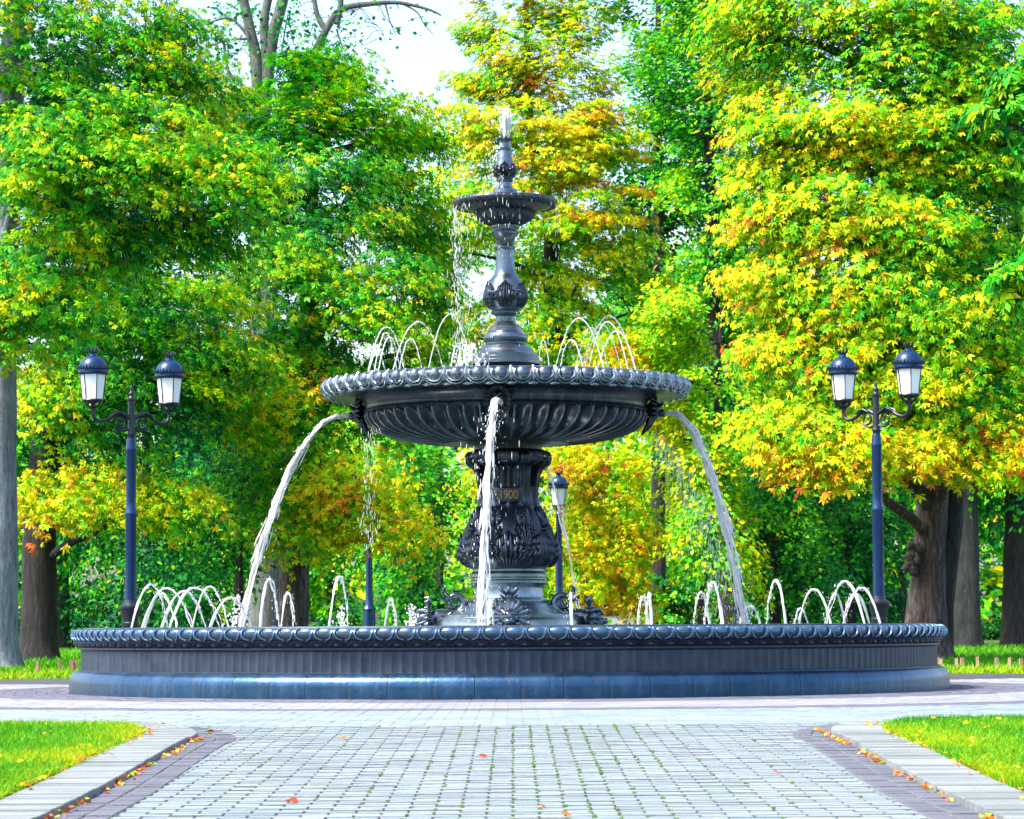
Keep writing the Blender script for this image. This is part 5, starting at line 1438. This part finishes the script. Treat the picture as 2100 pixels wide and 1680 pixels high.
for s in (-1, 1):
    pts = []; tc = []
    random.seed(90 + s)
    for k in range(95000):
        y = random.uniform(10.6, 18.2); x = s * random.uniform(1.98, min(0.19 * y + 0.25, 4.2))
        if not in_lawn(x, y, s): continue
        pts.append((x, y, gz(x, y) + KERB_H - 0.012))
        edge = max(0, 1 - (abs(x) - 2.03) / 0.35) if y < 16.9 else 0
        nn_ = noise.noise((x * 1.6, y * 0.9, 0))
        tc.append(0.38 + 0.22 * nn_ + random.gauss(0, 0.11) + (0.30 * edge * random.random() if s < 0 else 0.16 * edge * random.random()))
    blades('grass', pts, 0.044, 0.0030, np.array(tc), 'short bright lawn in the near %s corner' % ('left' if s < 0 else 'right'))
    # bed of turf under the blades
    q = MB(); v = []
    xs_ = np.linspace(2.02, 6.0, 24); ys_ = np.linspace(8.0, 18.6, 60)
    idx = {}
    for j, y in enumerate(ys_):
        for i, x in enumerate(xs_):
            idx[(i, j)] = len(v); v.append((s * x, y, gz(x, y) + KERB_H - 0.014))
    f = []
    for j in range(len(ys_) - 1):
        for i in range(len(xs_) - 1):
            cx_, cy_ = s * (xs_[i] + xs_[i + 1]) / 2, (ys_[j] + ys_[j + 1]) / 2
            if not inside_corner(cx_, cy_, -0.20) or math.hypot(cx_ - FX, cy_ - FY) < PL_R + 0.45: continue
            f.append((idx[(i, j)], idx[(i + 1, j)], idx[(i + 1, j + 1)], idx[(i, j + 1)]) if s > 0 else (idx[(i, j)], idx[(i, j + 1)], idx[(i + 1, j + 1)], idx[(i + 1, j)]))
    tag(mesh_obj('lawn', v, f, M_ground, None, 60), kind='structure')
# far lawns behind the plaza
pts = []; tc = []
random.seed(8)
while len(pts) < 42000:
    y = random.uniform(33, 70) if random.random() < 0.6 else random.uniform(34, 44); s = random.choice((-1, 1)); x = s * random.uniform(3.5, 0.19 * y + 0.6)
    if math.hypot(x - FX, y - FY) < PL_R + 0.02: continue
    if 12.9 < math.hypot(x - FX, y - FY) < 13.5: continue
    r_ = math.hypot(x - FX, y - FY)
    pts.append((x, y, gz(x, y) - 0.05)); tc.append((0.52 if r_ < 12.9 else 0.36) + random.gauss(0, 0.07) + 0.1 * noise.noise((x, y * 0.5, 2)))
blades('grass', pts, 0.10, 0.012, np.array(tc), 'bright lawn behind the plaza under the trees')
# soil bed ring with pegs
q = MB(); q.lathe([(13.6, 0.0), (12.8, 0.0)], 120, FX, FY, a0=0.15, a1=PI - 0.15); o = q.build('flower_bed', M_soil, None, 60)
for v in o.data.vertices: v.co.z = gz(v.co.x, v.co.y) - 0.015
tag(o, kind='structure')
cl = MB()
for k in range(500):
    a = random.uniform(0.3, PI - 0.3); r_ = random.uniform(12.85, 13.55); x = FX + r_ * math.cos(a); y = FY + r_ * math.sin(a); q_ = random.uniform(0.01, 0.035)
    cl.ball((x, y, gz(x, y) - 0.01), (q_, q_, q_ * 0.7), 5, 4)
tag(cl.build('soil_clods', M_soil, None, 60), 'dark crumbled soil in the bed behind the plaza', 'soil', kind='stuff')
pegs = [(77, 0.15, 0), (124, 0.15, 0), (147, 0.15, 0), (155.5, 0.15, 0), (1925, 0.12, 1), (1930, 0.10, 1), (1962, 0.11, 1), (1973, 0.12, 1), (2005, 0.13, 1), (2044, 0.12, 1), (2071, 0.12, 1), (2094, 0.11, 1)]
nl = 0; nr = 0
for px, h, sd in pegs:
    d = FY + math.sqrt(13.1 ** 2 - (P(px, 1360, 40).x - FX) ** 2); x = P(px, 1360, d).x
    g = MB(); w = 0.042
    g.add([(-w / 2, -w / 2, -0.1), (w / 2, -w / 2, -0.1), (w / 2, w / 2, -0.1), (-w / 2, w / 2, -0.1), (-w / 2, -w / 2, h), (w / 2, -w / 2, h + 0.006), (w / 2, w / 2, h), (-w / 2, w / 2, h - 0.004)],
          [(3, 2, 1, 0), (4, 5, 6, 7), (0, 1, 5, 4), (1, 2, 6, 5), (2, 3, 7, 6), (3, 0, 4, 7)])
    o = g.build('wooden_peg', M_wood, None, 20); o.location = (x, d, gz(x, d)); o.rotation_euler = (random.gauss(0, 0.05), random.gauss(0, 0.05), random.uniform(-0.5, 0.5))
    if sd == 0: nl += 1; lab = 'short wooden peg in the grass left of the basin, %s from the left' % ORD[nl - 1].replace('leftmost', 'first')
    else: nr += 1; lab = 'short orange wooden peg in the bed right of the basin, %s from the left' % ORD[nr - 1].replace('leftmost', 'first')
    tag(o, lab, 'peg', 'wooden pegs in the flower beds')

# ------------------------------------------------------------------ fallen leaves
def litter(name, pts, s0, s1, tcol, label):
    n = len(pts)
    leaf = leaves(name, np.array(pts), np.stack([RNG.normal(0, 0.35, n), RNG.normal(0, 0.35, n), np.ones(n)], 1), RNG.standard_normal((n, 3)), RNG.uniform(s0, s1, n), tcol, 'simple', None, M_dry)
    tag(leaf, label, 'fallen leaves', kind='stuff'); return leaf
for s in (-1, 1):
    random.seed(40 + s); pts = []; tc = []
    for k in range(230):      # drift against the kerb face
        y = random.uniform(10.6, 16.8)
        if noise.noise((y * 1.3, s * 5, 0)) < -0.15: continue
        x = s * (1.745 - abs(random.gauss(0, 0.022)) - 0.004); pts.append((x, y, gz(x, y) + 0.010 + random.random() * 0.012)); tc.append(random.choice((1.05, 1.1, 1.15, 1.2, 0.95, 0.6)))
    for k in range(170):      # along the lawn edge
        y = random.uniform(10.6, 16.9); x = s * (2.04 + abs(random.gauss(0, 0.10)) * random.choice((1, 1, -0.4))); pts.append((x, y, gz(x, y) + KERB_H + 0.006 + random.random() * 0.02)); tc.append(random.choice((0.9, 1.0, 1.1, 1.15, 0.8)))
    for k in range(40):
        y = random.uniform(10.6, 18); x = s * random.uniform(2.1, 3.4); pts.append((x, y, gz(x, y) + KERB_H + 0.04)); tc.append(random.choice((0.85, 0.95, 1.0, 0.75)))
    litter('fallen_leaves', pts, 0.014, 0.034, np.array(tc), 'dry orange leaves drifted along the %s kerb and lawn edge' % ('left' if s < 0 else 'right'))
single = [(597, 1648, 0.055, 'curled red fallen leaf on the paving at lower left'), (990, 1555, 0.045, 'small pink fallen leaf on the paving left of centre'), (1160, 1677, 0.045, 'brown fallen leaf stalk at the very bottom of the path'), (1111, 1660, 0.03, 'tiny dark red leaf near the bottom centre of the path'),
          (1595, 1590, 0.03, 'small red fallen leaf on the paving right of centre'), (705, 1517, 0.04, 'yellow leaf on the far end of the path paving'), (148, 1421, 0.09, 'orange leaf lying against the left foot of the basin')]
for px, py, s_, lab in single:
    d = 14.0
    for _ in range(30):
        w = P(px, py, d); e = w.z - gz(w.x, d); d += e * d / 0.9
        d = min(max(d, 9), 34)
    w = P(px, py, d)
    n = 1
    o = leaves('fallen_leaf', np.array([[0, 0, 0.012]]), np.array([[0.1, -0.35, 1.0]]), np.array([[1.0, 0.15, 0]]), np.array([s_]), np.array([1.2 if 'red' in lab or 'pink' in lab else 1.08]), 'simple', None, M_dry)
    o.location = (w.x, d, gz(w.x, d) + 0.002)
    tag(o, lab, 'leaf', 'single leaves lying on the paving')
